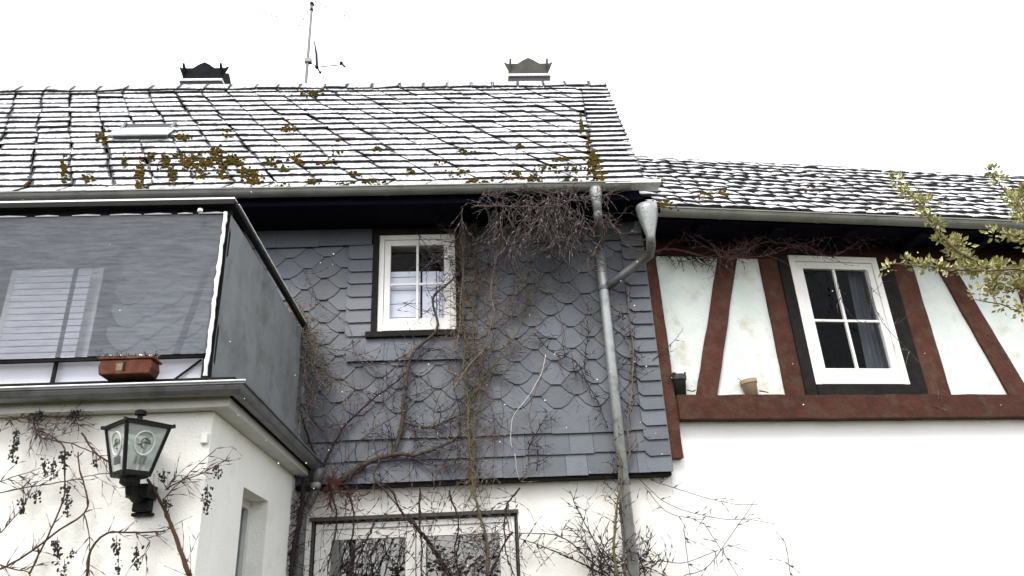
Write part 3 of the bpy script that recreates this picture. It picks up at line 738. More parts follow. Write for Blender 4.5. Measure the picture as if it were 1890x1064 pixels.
# flower pots on the sill beam
def pot(px0, px1, ptop, pbot, mats, name, label, tilt, rim=True):
    c = PR((px0+px1)/2, pbot, -.05); q0, q1 = PR(px0, ptop, -.05), PR(px1, ptop, -.05)
    r = (q1-q0).length/2; h = q0.z-3.407
    e = empty(name, (c.x, c.y, 3.407)); e.rotation_euler = (0, tilt, 0); tag(e, label, 'flower pot')
    b = MB(); b.lathe([(r*.68, 0), (r*.88, h*.75), (r*.9, h*.76)], (0, 0, 0), 20); b.build('pot', mats, e, True)
    b = MB(); b.lathe([(r, h*.765), (r*1.02, h), (r*.9, h), (r*.85, h*.8)], (0, 0, 0), 20); b.build('rim', mats, e)
    return e, r, h
e, r, h = pot(1242, 1270, 694, 727, M_blackpot, 'flower_pot', 'black plastic flower pot on the red beam beside the slate corner', 0)
b = MB()
for k in range(14): b.blob((R.uniform(-r, r)*.9, R.uniform(-r, r)*.9, h+R.uniform(-.02, .012)), .012)
b.tube([(r*.8, -.02, .05), (r*1.5, -.03, .03), (r*1.8, -.03, .045)], .006, 4); b.build('withered_plant', M_moss, e)
e, r, h = pot(1374, 1403, 702, 730, M_paleclay, 'flower_pot', 'small pale clay flower pot leaning on the red beam left of the window', -.1)
b = MB(); b.tube([(-r*.6, 0, h*.9), (-r*1.2, 0, h*1.25)], [.006, .003], 4); b.build('dead_stalk', M_dark, e)
b = MB(); b.tube([(r*.9, -.02, .035), (r*1.9, -.02, .008)], [.008, .005], 4); b.build('twig_stub', M_dark, e)

# =================================================================== WALL LANTERN
pc = PY(249, 830, 4.08)
ln = empty('wall_lantern', (pc.x, 4.08, 0)); tag(ln, 'black four-sided wall lantern with etched glass on the white annexe wall', 'lantern')
zt = PY(254, 790, 4.08).z; zb = PY(254, 876, 4.08).z
ROT = math.radians(48); A_, B_ = .116, .067
def LT(h_, z_): return [(h_*math.sqrt(2)*math.cos(ROT+math.pi/4+k*math.pi/2), h_*math.sqrt(2)*math.sin(ROT+math.pi/4+k*math.pi/2), z_) for k in range(4)]
top, bot = LT(A_, zt), LT(B_, zb)
b = MB()
for k in range(4):
    b.bar(top[k], bot[k], .016, .016, (0, 0, 1) if 0 else (math.cos(ROT), math.sin(ROT), 0))
    b.bar(top[k], top[(k+1) % 4], .02, .016); b.bar(bot[k], bot[(k+1) % 4], .024, .018)
    d = Vector((top[k][0], top[k][1], 0)).normalized(); b.bar(top[k], Vector(top[k])+d*.028+Vector((0, 0, .004)), .018, .014)
b.build('lantern_frame', M_black, ln)
for k in range(4):
    b = MB(); b.face([b.add(p) for p in (bot[k], bot[(k+1) % 4], top[(k+1) % 4], top[k])]); b.build('glass_pane', M_lampglass, ln)
    # etched roundel and scroll on each pane
    P4 = [Vector(p) for p in (bot[k], bot[(k+1) % 4], top[(k+1) % 4], top[k])]
    nrm = (P4[1]-P4[0]).cross(P4[3]-P4[0]).normalized()
    if nrm.dot(Vector((P4[0].x, P4[0].y, 0))) < 0: nrm = -nrm
    def G(u, v): return P4[0].lerp(P4[1], u).lerp(P4[3].lerp(P4[2], u), v)+nrm*.003
    b = MB(); b.tube([G(.5+.27*math.cos(t), .60+.24*math.sin(t)) for t in [2*math.pi*q/24 for q in range(25)]], .0045, 4, False)
    b.build('etched_ring', M_lampmark, ln)
    b = MB()
    b.tube([G(.5+.13*math.cos(t)*(1-t/9), .60+.1*math.sin(t)) for t in [.4*q for q in range(14)]], .004, 4)
    b.tube([G(.34, .56), G(.5, .63), G(.66, .61), G(.62, .68)], .006, 4)
    for q in range(3): b.tube([G(.34+.15*q, .18), G(.36+.15*q, .34)], .007, 4)
    b.build('etched_scroll', M_zincdark, ln)['kind'] = 'stuff'
b = MB(); n4 = LT(.02, zt+.045); eave = LT(A_+.012, zt+.01)
i4 = [b.add(p) for p in eave]; j4 = [b.add(p) for p in n4]
for k in range(4): b.face((i4[k], i4[(k+1) % 4], j4[(k+1) % 4], j4[k]))
b.face(j4); b.face(i4[::-1]); b.build('roof_cap', M_black, ln)
b = MB(); b.lathe([(.014, .04), (.014, .065), (.03, .07), (.03, .09), (.02, .097)], (0, 0, zt), 12); b.build('finial', M_black, ln)
b = MB(); b.lathe([(.02, 0), (.03, .06), (.03, .12), (.015, .16)], (0, 0, zb+.03), 12); b.build('bulb', M_bulb, ln, True)
b = MB(); b.lathe([(.03, -.06), (.05, -.045), (.05, -.02), (.085, -.012), (.085, 0)], (0, 0, zb), 16); b.build('base_cup', M_black, ln)
pb = PY(262, 938, 4.30)
b = MB(); b.tube([(0, 0, zb-.04), (0.0, .02, zb-.09), (.0, .09, zb-.11), (0, .2, zb-.09)], .022, 10); b.box((-.055, .10, zb-.10), (.055, .235, zb-.03)); b.build('arm', M_black, ln)
b = MB(); b.box((-.045, .17, zb-.165), (.045, .237, zb-.101)); b.box((-.058, .20, zb-.185), (.058, .239, zb-.166)); bevel(b.build('wall_plate', M_black, ln), .008)

# =================================================================== ANTENNA
an = empty('roof_antenna', (-1.985, 7.6, 6.5)); tag(an, 'thin grey television antenna mast rising behind the roof ridge', 'antenna')
def AB(mb, nm, m_=M_antenna): o = mb.build(nm, m_, an); o.location = (1.985, -7.6, -6.5); return o
tp = PY(576, 8, 7.6); AB(MB().tube([(-1.985, 7.6, 6.4), (-1.985, 7.6, 8.2), (tp.x, 7.6, tp.z)], [.019, .019, .015], 8), 'mast')
b = MB(); b.blob(tp, .035); b.blob(tp-Vector((0, 0, .1)), .028); AB(b, 'head_clamp', M_black)
p = PY(569, 113, 7.6); b = MB(); b.box((p.x-.04, 7.57, p.z-.03), (p.x+.04, 7.63, p.z+.03)); AB(b, 'mast_clamp')
def yagi(pa, pb_, n, ln_, nm):
    pa, pb_ = PY(*pa, 7.55), PY(*pb_, 7.7); b = MB(); b.tube([pa, pb_], .003, 4)
    for k in range(n):
        q = pa.lerp(pb_, k/(n-1)); b.tube([q-Vector((0, .12, 0)), q+Vector((0, .12, 0))], .003, 4); b.blob(q, .008)
    AB(b, nm)
yagi((582, 3), (654, 38), 9, .1, 'upper_boom'); yagi((574, 12), (553, 48), 4, .1, 'short_boom'); yagi((474, 16), (511, 31), 5, .1, 'left_boom')
b = MB(); b.tube([PY(569, 113, 7.6), PY(585, 124, 7.6)], .006, 4); b.tube([PY(580, 76, 7.6), PY(584, 100, 7.6), PY(585, 124, 7.6)], [.006, .016, .018], 5); b.blob(PY(585, 124, 7.6), .03); b.blob(PY(591, 134, 7.6), .02); b.tube([PY(585, 124, 7.6), PY(591, 135, 7.6)], .01, 5); AB(b, 'dipole_bracket', M_black)
b = MB(); b.tube([PY(590, 124, 7.6), PY(630, 120, 7.6)], .007, 4); b.blob(PY(630, 117, 7.6), .025); b.tube([PY(628, 115, 7.6), PY(637, 124, 7.6)], .014, 5); AB(b, 'side_boom', M_black)

# =================================================================== MOSS ON THE ROOFS
RN = Vector((0, -vz, vy)); RK = RN.dot(Vector((0, YE, ZE)))+.05
def PRoof(x, y): return hit(x, y, RN, RK)
RN2w = (NR*(-az)+Vector((0, 0, ay))); RK2 = RN2w.dot(OR+NR*DE+Vector((0, 0, ZE2)))+.05
def PRoof2(x, y): return hit(x, y, RN2w, RK2)
ms = MB(); RM = random.Random(3)
def moss(x, y, rx, ry, n, P=PRoof):
    for _ in range(int(n*1.8)):
        px, py = x+RM.gauss(0, rx*.6), y+RM.gauss(0, ry*.6)
        ms.blob(P(px, py), RM.choice((.006, .009, .013, .02))*RM.uniform(.8, 1.1), .65, RM)
for a in ((118,315,6,22,46),(258,325,8,26,60),(305,300,9,14,50),(318,325,8,12,46),(350,290,25,10,60),(385,300,25,9,60),(400,280,14,9,40),(425,295,12,10,40),(190,256,10,16,34),(335,252,12,7,26),
          (450,318,10,8,34),(465,335,12,6,34),(570,172,22,6,46),(530,238,9,5,22),(545,290,9,8,22),(555,300,7,5,16),(525,312,10,7,18),(655,322,10,5,20),(625,258,5,3,6),(1098,305,11,16,120),(1095,285,6,8,22),(1108,325,9,9,50),
          (1040,295,12,4,18),(1055,338,16,7,40),(895,340,9,5,24),(870,335,8,4,18),(860,280,14,4,14),(945,322,18,8,24),(985,330,15,7,24),(760,318,8,4,12),(50,340,5,4,10),(1072,230,3,20,16),(1085,265,3,18,18),(580,335,14,5,20),(690,338,22,4,20),(520,345,16,4,12),(700,275,12,4,8),(960,270,8,4,10),(170,330,4,12,8)): moss(*a)
for a in ((160,330,4,10,14),(230,300,5,14,18),(365,315,14,14,40),(410,318,10,10,30),(440,300,14,10,30),(470,322,12,10,30),(500,300,14,8,20),(345,300,10,10,30),(280,290,6,10,14),(600,300,16,8,12),(640,340,20,4,14),(815,300,16,6,10),(1010,310,20,8,20),(840,320,20,6,16),(1060,310,12,8,20),(620,280,14,6,8),(420,250,8,10,10)): moss(*a)
for a in ((1303,362,14,7,90),(1225,378,20,6,40),(1215,335,12,7,24),(1335,358,10,6,24),(1180,322,6,12,18),(1500,350,20,8,14),(1640,380,30,8,20)): moss(*a, P=PRoof2)
tag(ms.build('moss', M_moss), 'orange-brown and olive moss cushions in the joints of the snowy roofs', 'moss', kind='stuff')

# =================================================================== CLIMBERS
RV = random.Random(11)
def smooth(pts, step=.03):
    """Catmull-Rom through 3D points, resampled"""
    P = [Vector(p) for p in pts]; P = [P[0]*2-P[1]]+P+[P[-1]*2-P[-2]]; out = []
    for k in range(1, len(P)-2):
        n = max(2, int((P[k+1]-P[k]).length/step))
        for q in range(n):
            t = q/n; a, b_, c, d = P[k-1], P[k], P[k+1], P[k+2]
            out.append(.5*((2*b_)+(c-a)*t+(2*a-5*b_+4*c-d)*t*t+(3*b_-a-3*c+d)*t**3))
    out.append(P[-2]); return out
def PS(x, y, k=-1.45): return PX(x, y, k)
class Vine:
    """one climber: hand-placed stems, each its own part, plus its mass of side twigs"""
    def __init__(s, label, mat_, tmat=None, name='climbing_vine', group=None):
        s.root = None; s.label = label; s.m = mat_; s.tm = tmat or mat_; s.tw = MB(); s.name = name; s.paths = []; s.extra = []
    def stem(s, px, r0, r1, y=6.42, P=None, wob=.006, twigs=6, am=1.2, tl=(.12, .45), part='stem', jit=.0, knob=True, tr=.0022, grav=0, spread=.05, sub=2):
        pts = []
        for q in px:
            yy = q[2] if len(q) > 2 else y
            pts.append(P(q[0], q[1]) if P else PY(q[0], q[1], yy))
        C_ = smooth(pts, .028); n = len(C_)
        ph = RV.uniform(0, 6); C_ = [c+Vector((math.sin(k*.31+ph)+RV.uniform(-.5, .5), RV.uniform(-.4, .4), math.cos(k*.37+ph)+RV.uniform(-.5, .5)))*wob*(.3 if k in (0, n-1) else 1) for k, c in enumerate(C_)]
        rad = [(r0+(r1-r0)*k/(n-1))*(1+(.45 if knob and k % 5 == 2 else 0)*RV.random()) for k in range(n)]
        if s.root is None:
            low = min(C_, key=lambda c: c.z); s.root = empty(s.name, low); tag(s.root, s.label, 'vine'); s.low = low
        mb = MB(); mb.tube(C_, rad, 6); o = mb.build(part, s.m, s.root, True); o.location = -s.low
        for _ in range(int(twigs)):
            k = RV.randrange(0, n); d = (C_[min(n-1, k+1)]-C_[max(0, k-1)]).normalized()
            s.twig(C_[k], d, RV.uniform(*tl), tr, grav, am, sub)
        return C_
    def twig(s, p, d, L_, r=.002, grav=0, am=1.2, sub=2, bud=True):
        side = RV.choice((-1, 1)); a = RV.uniform(.3, am)*side
        v = Vector((d.x*math.cos(a)-d.z*math.sin(a), RV.uniform(-.25, .1), d.x*math.sin(a)+d.z*math.cos(a)))
        if RV.random() < .3 and am > 1: v = -v
        st = .022; n = max(4, int(L_/st)); q = Vector(p); pts = [q.copy()]; cv = RV.uniform(-.12, .12)
        for k in range(n):
            cv += RV.uniform(-.07, .07); cv *= .9
            v = Vector((v.x*math.cos(cv)-v.z*math.sin(cv), v.y*.9+RV.uniform(-.05, .05), v.x*math.sin(cv)+v.z*math.cos(cv)+grav)); v.normalize()
            q = q+v*st; pts.append(q.copy())
            if sub and RV.random() < .07: s.twig(q, v, L_*RV.uniform(.25, .6), r*.75, grav, am, sub-1)
        rad = [r*(1.25-k/n*.75)*((RV.uniform(1.7, 3.0) if k % 3 == 1 and bud else .8)) for k in range(n+1)]
        s.tw.tube(pts, rad, 3, False)
    def done(s):
        if s.tw.f:
            o = s.tw.build('twigs', s.tm, s.root); o.location = -s.low; o['kind'] = 'stuff'
V = Vine('thick dark vine trunk curving up the slates from the annexe gutter to the small window', M_bark, M_dark)
V.stem([(598,905),(640,880),(690,848),(730,838),(765,842),(792,832),(820,820),(850,800)], .030, .010, twigs=26, wob=.008)
V.stem([(722,842),(738,805),(745,770),(743,740),(750,700),(757,668),(772,640),(795,620),(808,600),(800,550),(825,525),(852,500),(868,470),(882,430)], .021, .005, twigs=40)
V.stem([(745,778),(770,786),(800,789),(830,775),(850,765),(870,740),(890,710),(905,680)], .012, .005, twigs=30)
V.stem([(765,845),(790,858),(830,860),(855,852)], .008, .003, twigs=12)
V.stem([(700,850),(690,880),(712,905),(730,930),(750,955)], .009, .005, y=6.38, twigs=10)
V.done()
V = Vine('two slender dark stems forking up from the end of the annexe gutter across the slates', M_dark, M_plum)
V.stem([(597,862),(620,815),(640,780),(675,750),(700,730),(735,700),(760,675),(790,650),(815,645)], .011, .004, twigs=44)
V.stem([(592,862),(575,820),(560,780),(548,735),(545,700),(552,650),(548,600),(545,570)], .010, .004, twigs=34)
V.stem([(600,800),(570,770),(556,740)], .004, .003, twigs=10)
V.done()
V = Vine('tangle of pale brown twigs hanging in the corner between the balcony side and the slates', M_pale, M_pale)
for px in ([(530,560),(545,600),(548,660),(542,720)], [(545,575),(556,620),(560,690),(572,760)], [(520,600),(528,650),(540,700),(556,765)], [(552,560),(580,620),(600,690),(640,745)], [(575,590),(570,640),(590,720)], [(540,590),(520,640),(515,700)]):
    V.stem(px, .005, .003, y=6.30, twigs=40, tl=(.1, .35), wob=.014, grav=-.03)
V.done()
V = Vine('olive green stem with dense pale twigs climbing just right of the small window', M_olive, M_pale)
V.stem([(902,1064),(897,1000),(885,940),(872,895),(866,800),(862,740),(858,680),(856,600),(855,520),(850,450),(862,395)], .011, .006, twigs=190, tl=(.1, .4), wob=.008, grav=-.012)
V.stem([(868,740),(900,690),(930,650),(960,600),(975,545),(985,520)], .008, .003, twigs=42)
V.stem([(880,900),(872,820),(884,740),(878,660),(872,590),(880,520),(872,460),(880,410)], .006, .004, twigs=150, tl=(.1, .35))
V.done()
V = Vine('pale knotted stem rising from beside the small window to the tangle under the main gutter', M_pale, M_pale)
V.stem([(838,720),(870,670),(895,640),(905,610),(913,580),(905,540),(915,490),(930,440),(955,400),(985,372)], .010, .006, y=6.36, twigs=80, tl=(.1, .35))
V.stem([(905,610),(925,580),(955,540),(975,500),(985,490)], .005, .003, y=6.38, twigs=16)
V.stem([(840,650),(850,600),(848,560),(856,500),(850,440)], .006, .003, y=6.34, twigs=60, tl=(.08, .3))
V.stem([(745,560),(790,575),(812,560),(820,510)], .003, .002, y=6.40, twigs=14, tl=(.06, .2))
V.done()
V = Vine('dense plum-brown tangle of bare twigs wrapped over the end of the main gutter', M_plum, M_tangle)
cen = [(870, 400), (905, 392), (940, 378), (975, 372), (1005, 380), (1035, 385), (1060, 395), (1090, 400)]
for k in range(28):
    cx, cy = RV.choice(cen); cx += RV.uniform(-25, 25)
    a = RV.uniform(-.5, .5); L_ = RV.uniform(50, 110); yv = RV.uniform(5.84, 6.1)
    V.stem([(cx, cy-RV.uniform(0, 28), yv-.02), (cx+L_*.3*math.sin(a)+RV.uniform(-15, 15), cy+L_*.35, yv+.05), (cx+L_*math.sin(a)+RV.uniform(-15, 15), cy+L_*.8, yv+.22)], RV.uniform(.003, .008), .002, twigs=11, tl=(.1, .34), wob=.009, grav=-.05, sub=1, am=.7)
V.stem([(870,385,5.9),(920,378,5.85),(980,385,5.85),(1040,372,5.85),(1090,365,5.86),(1130,352,5.86)], .008, .004, twigs=60, tl=(.08, .3), wob=.02, grav=-.05)
V.stem([(890,362,5.88),(940,352,5.86),(1000,356,5.86),(1060,350,5.86)], .005, .003, twigs=50, tl=(.06, .22), wob=.015)
V.done()
V = Vine('loose network of long thin snow-flecked shoots spread over the middle of the slate wall', M_plum, M_tangle)
for px in ([(605,900),(650,830),(700,790),(760,740),(830,700),(900,640),(960,560),(975,500)], [(880,900),(900,830),(930,770),(925,700),(960,640),(1000,600)], [(560,500),(590,560),(640,600),(660,660),(720,700)], [(600,640),(640,650),(700,670),(760,660)], [(950,470),(1000,520),(1040,600),(1030,660),(1060,730)], [(1040,440),(1060,520),(1090,580)], [(700,860),(690,780),(720,720),(745,650)], [(640,890),(700,830),(790,800),(860,740),(900,700)], [(905,470),(890,540),(910,620),(895,700),(915,800),(905,890)], [(935,450),(948,520),(930,590),(945,660)], [(800,900),(815,830),(800,760),(820,700)], [(990,420),(1020,480),(1050,540)], [(860,420),(890,470),(880,540)], [(585,640),(610,700),(600,760),(640,800)], [(770,430),(800,470),(830,480),(850,530)], [(960,890),(985,820),(975,760),(1000,700)]):
    V.stem(px, .0038, .0024, y=6.40, twigs=13, tl=(.08, .3), wob=.012, am=.8)
V.done()
V = Vine('long silvery shoots arching from the tangle to the bend of the branch pipe', M_plum, M_pale)
for px in ([(1048,432),(1090,422),(1130,421),(1165,440),(1200,448)], [(1090,422),(1060,400),(1040,385)], [(1105,382),(1118,405),(1130,420)], [(1130,420),(1150,395),(1165,378)], [(1140,424),(1152,448),(1175,462),(1205,465)], [(1012,395),(1030,430),(1045,450),(1062,475)], [(985,400),(1010,430),(1030,460)], [(975,365),(955,395),(930,430),(915,460),(912,500)], [(1080,470),(1095,490),(1098,500)]):
    V.stem(px, .0055, .0035, y=6.12, twigs=7, tl=(.08, .25), wob=.006)
V.done()
V = Vine('single tall stem climbing the corner slates just right of the downpipe', M_pale, M_dark)
V.stem([(1155,1064),(1150,1000),(1146,940),(1150,880),(1162,830),(1158,780),(1165,720),(1170,660),(1163,600),(1160,530)], .014, .005, y=6.40, twigs=44, tl=(.08, .3))
V.stem([(1172,700),(1163,650),(1150,600),(1143,570)], .005, .003, twigs=16, tl=(.08, .2))
V.done()
V = Vine('greenish moss-covered stem running up the front of the downpipe', M_olive, M_dark)
V.stem([(1140,1064),(1133,1000),(1138,940),(1148,890),(1142,850),(1132,815)], .012, .006, y=6.32, twigs=30, tl=(.08, .25))
V.done()
V = Vine('thin dark runner slanting down the slates towards the downpipe', M_dark, M_dark)
V.stem([(985,615),(1020,650),(1062,668),(1085,710),(1105,745),(1122,790)], .005, .004, twigs=30, tl=(.06, .22))
V.stem([(1080,690),(1082,640),(1086,600)], .004, .003, twigs=14, tl=(.05, .15))
V.stem([(975,830),(995,790),(1010,760)], .005, .002, twigs=12, tl=(.06, .2))
V.stem([(990,870),(993,840),(990,825)], .005, .002, twigs=8, tl=(.06, .2))
V.done()
V = Vine('bleached white shoot zigzagging down the slates left of the downpipe', mat('bleached_shoot', (.45, .44, .42), .9, .1), M_pale)
V.stem([(1007,655),(1000,690),(980,725),(948,765),(944,800),(945,830)], .0035, .003, y=6.38, twigs=6, tl=(.05, .15))
V.stem([(950,838),(952,865),(958,885)], .003, .002, y=6.38, twigs=2, tl=(.05, .1))
V.done()
V = Vine('bushy dark growth around the foot of the downpipe on the white wall', M_dark, M_dark)
for px in ([(1135,1064),(1098,1000),(1065,940),(1052,905)], [(1125,1064),(1085,1030),(1050,1000),(1010,985),(950,985)], [(1120,1064),(1080,1045),(1030,1020),(960,995)], [(1170,1064),(1165,1030),(1150,990)], [(1190,1064),(1185,1040),(1165,1000)], [(1110,1064),(1110,1030),(1122,1000)], [(1095,1064),(1090,1020),(1070,990),(1045,970)]):
    V.stem(px, .007, .003, y=6.46, twigs=20, tl=(.08, .28))
for _ in range(45): V.twig(PY(RV.uniform(1100, 1225), RV.uniform(1020, 1064), RV.uniform(6.3, 6.5)), Vector((0, 0, 1)), RV.uniform(.1, .28), .003)
V.done()
V = Vine('fine dotted shoots sweeping right across the bare white wall from the slate corner', M_plum, M_dark)
for px in ([(1180,885),(1200,905),(1225,925),(1270,945),(1330,957),(1380,960),(1430,966)], [(1200,885),(1240,900),(1300,918),(1360,932),(1400,930)], [(1262,1064),(1300,1050),(1335,1010),(1365,965),(1392,925)], [(1215,1035),(1265,1038),(1330,1015),(1345,1005)], [(1298,965),(1330,1012),(1362,1064)], [(1262,978),(1268,1020),(1274,1064)], [(1448,1000),(1455,1030),(1460,1064)], [(1190,900),(1225,940),(1260,955),(1300,960)]):
    V.stem(px, .0034, .0024, y=6.50, twigs=5, tl=(.05, .2), wob=.004, sub=1)
V.done()
V = Vine('curtain of bare hanging twigs in front of the glazed garden door', M_dark, M_plum)
for px in ([(717,900),(745,950),(785,990),(835,1064)], [(640,905),(655,960),(650,1010),(645,1064)], [(775,900),(776,960),(777,1064)], [(690,960),(672,1010),(655,1064)], [(610,880),(620,950),(612,1010),(606,1064)], [(830,905),(845,960),(838,1010),(850,1064)], [(945,985),(925,1010),(905,1064)], [(960,900),(935,940),(930,1000),(950,1064)]):
    V.stem(px, .008, .005, y=6.34, twigs=11, tl=(.1, .4), grav=-.05, wob=.01, am=.8)
V.stem([(752,950),(790,1000),(830,1064)], .016, .014, y=6.36, twigs=12)
for _ in range(60): V.twig(PY(RV.uniform(595, 960), RV.uniform(860, 1050), RV.uniform(6.25, 6.45)), Vector((RV.uniform(-.6, .6), 0, -1)), RV.uniform(.15, .5), .0024, -.02)
V.done()
V = Vine('small reddish vine clump hanging under the annexe gutter outlet', M_redtwig, M_redtwig)
for px in ([(600,870),(612,900),(608,935)], [(615,870),(622,905),(640,925)], [(606,885),(630,912),(660,918)]):
    V.stem(px, .005, .003, y=6.36, twigs=30, tl=(.05, .16), grav=-.04)
V.done()
V = Vine('dark ivy-clad stem in the inner corner beside the garden door', M_dark, M_dark)
V.stem([(563,885),(556,940),(545,1000),(537,1064)], .018, .018, y=6.36, twigs=90, tl=(.06, .22), P=None)
V.done()
V = Vine('brown climber with dangling dark berry bunches on the white annexe wall', M_brown, M_plum)
for px, r in (([(352,1064),(322,990),(300,935),(285,905),(272,885)], .012), ([(160,1064),(168,1015),(200,985),(250,985),(305,980)], .007), ([(54,1060),(90,990),(115,925),(118,860),(115,820),(60,790)], .005), ([(0,1050),(60,1018),(110,980),(155,945),(160,915),(148,870),(145,835)], .006), ([(0,910),(60,900),(110,890),(160,878),(205,874)], .004), ([(150,800),(170,830),(205,855)], .005), ([(80,810),(120,815),(150,825),(200,852)], .004), ([(0,890),(75,863)], .003), ([(155,950),(165,1000),(166,1064)], .003), ([(0,985),(45,930),(60,895)], .003), ([(305,905),(330,890),(375,870),(425,845)], .004), ([(300,925),(350,870),(400,828)], .003), ([(0,1042),(55,1058)], .004), ([(310,905),(325,880),(345,880)], .003), ([(62,760),(66,790),(75,812)], .004), ([(250,985),(275,1000),(262,1030)], .002)):
    V.stem(px, r, r*.6, y=4.26, twigs=8, tl=(.05, .2), wob=.005, tr=.0016, grav=-.03, am=.9)
for px in ([(10,775),(60,770),(110,772),(150,765)], [(60,765),(70,790),(72,805)], [(135,760),(145,785)]):
    V.stem(px, .003, .002, y=4.24, twigs=26, tl=(.04, .14), wob=.006, tr=.0016)
def bunch(x, y, hpx, n):
    mb = MB()
    for _ in range(int(n*1.5)):
        t = RV.random(); c = PY(x+RV.gauss(0, 5.5)*(1-.4*t), y-hpx/2+hpx*t, 4.22+RV.uniform(-.02, .015)); mb.blob(c, RV.uniform(.003, .0075), RV.uniform(.7, 1.7), RV)
    mb.tube([PY(x+1, y-hpx/2-6, 4.22), PY(x, y+hpx/2, 4.22)], .0018, 3)
    o = mb.build('berry_bunch', M_berry, V.root); o.location = -V.low
for a in ((30,808,26,26),(24,838,34,34),(42,935,28,24),(66,918,26,16),(124,925,60,50),(118,850,34,34),(98,868,36,24),(105,1020,46,36),(214,1010,32,26),(218,1045,30,10),(252,1030,46,28),(382,925,50,34),(402,872,22,22),(72,768,16,16),(140,764,18,24),(118,1052,26,12),(132,1024,16,8),(300,880,20,18),(82,862,34,16),(178,855,16,8),(308,930,20,18)): bunch(*a)
V.done()
V = Vine('reddish brown vine rope hanging under the right-hand gutter above the infill panels', M_redtwig, M_plum)
PRv = lambda d: (lambda x, y: PR(x, y, d))
V.stem([(1205,465),(1240,462),(1280,468),(1330,478),(1362,470),(1400,452),(1440,448),(1480,455),(1530,472),(1560,462),(1600,438),(1650,415),(1700,385)], .010, .003, P=PRv(-.22), twigs=70, tl=(.06, .3), wob=.012)
V.stem([(1330,478),(1350,462),(1375,458),(1400,440),(1440,440),(1475,448)], .009, .004, P=PRv(-.24), twigs=60, tl=(.06, .22), wob=.012)
V.stem([(1255,425),(1290,448),(1330,470)], .003, .003, P=PRv(-.3), twigs=8, tl=(.06, .2))
V.stem([(1280,430),(1320,455),(1345,472)], .003, .003, P=PRv(-.3), twigs=8, tl=(.06, .2))
V.stem([(1380,462),(1405,440),(1425,425)], .003, .003, P=PRv(-.3), twigs=6, tl=(.06, .2))
V.stem([(1345,480),(1420,470),(1500,445),(1580,432)], .004, .003, P=PRv(-.3), twigs=26, tl=(.06, .25))
V.done()
V = Vine('withered dark tendrils hanging over the top of the first infill panel', M_dark, M_dark)
V.stem([(1225,470),(1260,476),(1300,480),(1330,486)], .003, .002, P=PRv(-.06), twigs=50, tl=(.06, .22), grav=-.08)
V.done()
V = Vine('lone thin shoot slanting in front of the right-hand window and post', M_plum, M_pale)
V.stem([(1600,500),(1625,590),(1680,650),(1720,700),(1752,765)], .003, .002, P=PRv(-.12), twigs=8, tl=(.08, .25), sub=1)
V.stem([(1650,600),(1672,585),(1690,572)], .002, .002, P=PRv(-.12), twigs=2, tl=(.04, .1), sub=1)
V.stem([(1545,515),(1555,560),(1580,590),(1625,610)], .0025, .002, P=PRv(-.10), twigs=4, tl=(.05, .15), sub=1)
V.done()
V = Vine('short bare twig sticking out over the infill panel beside the slate corner', M_dark, M_dark)
V.stem([(1205,665),(1228,648),(1245,628),(1260,606)], .0035, .002, P=PRv(-.10), twigs=4, tl=(.05, .12), sub=1)
V.done()

# =================================================================== BUDDING TREE AT THE RIGHT
RL_ = random.Random(21)
TY = 3.6
tb = PY(2350, 1500, TY); tree = empty('budding_tree', (tb.x, TY, 0))
tag(tree, 'budding tree whose young yellow-green leafy branches reach in from the right edge', 'tree')
def tpart(mb, nm, m_, sm=False): o = mb.build(nm, m_, tree, sm); o.location = (-tb.x, -TY, 0); return o
trunk_top = PY(2200, 420, TY)
tpart(MB().tube(smooth([(tb.x, TY, 0), (tb.x-.05, TY+.05, 1.6), (trunk_top.x+.05, TY, trunk_top.z-.6), tuple(trunk_top), (trunk_top.x-.1, TY, trunk_top.z+1.2)], .15), [.11-.0035*k for k in range(len(smooth([(tb.x, TY, 0), (tb.x-.05, TY+.05, 1.6), (trunk_top.x+.05, TY, trunk_top.z-.6), tuple(trunk_top), (trunk_top.x-.1, TY, trunk_top.z+1.2)], .15)))], 10), 'trunk', M_leafbranch, True)
def leafcluster(c, rad, n, sz):
    mb = MB(); c = Vector(c)
    for _ in range(n):
        d = Vector((RL_.gauss(0, 1), RL_.gauss(0, 1), RL_.gauss(.25, 1))).normalized(); p = c+d*rad*RL_.uniform(.1, 1)
        a = (d+Vector((RL_.uniform(-.5, .5), RL_.uniform(-.5, .5), RL_.uniform(0, .7)))).normalized(); s_ = a.cross(Vector((RL_.random(), RL_.random(), RL_.random()+.2))).normalized(); nn = a.cross(s_)
        L_ = sz*RL_.uniform(.6, 1.25); W_ = L_*.24
        pts = [p, p+a*L_*.45+s_*W_+nn*W_*.4, p+a*L_+nn*L_*.1, p+a*L_*.45-s_*W_+nn*W_*.4, p+a*L_*.5-nn*.001]
        i = [mb.add(q) for q in pts]; mb.face((i[0], i[1], i[4])); mb.face((i[1], i[2], i[4])); mb.face((i[0], i[4], i[3])); mb.face((i[4], i[2], i[3]))
    tpart(mb, 'leaf_cluster', M_leaf)
brs = [([(2180,560),(2000,520),(1890,498),(1800,500),(1720,493),(1640,487)], 15), ([(1830,500),(1765,462),(1730,425),(1695,375),(1655,335)], 9), ([(2180,500),(1990,450),(1900,400),(1862,362),(1826,318)], 10), ([(2180,640),(1990,610),(1890,578),(1845,562),(1800,552)], 7),
       ([(2000,520),(1930,470),(1880,440),(1845,430)], 9), ([(1900,498),(1880,530),(1850,540)], 5), ([(1890,400),(1940,380),(1960,340)], 4), ([(1800,500),(1775,470),(1765,445)], 4), ([(1835,498),(1838,525),(1828,545)], 4), ([(1900,410),(1880,372),(1905,345)], 5)]
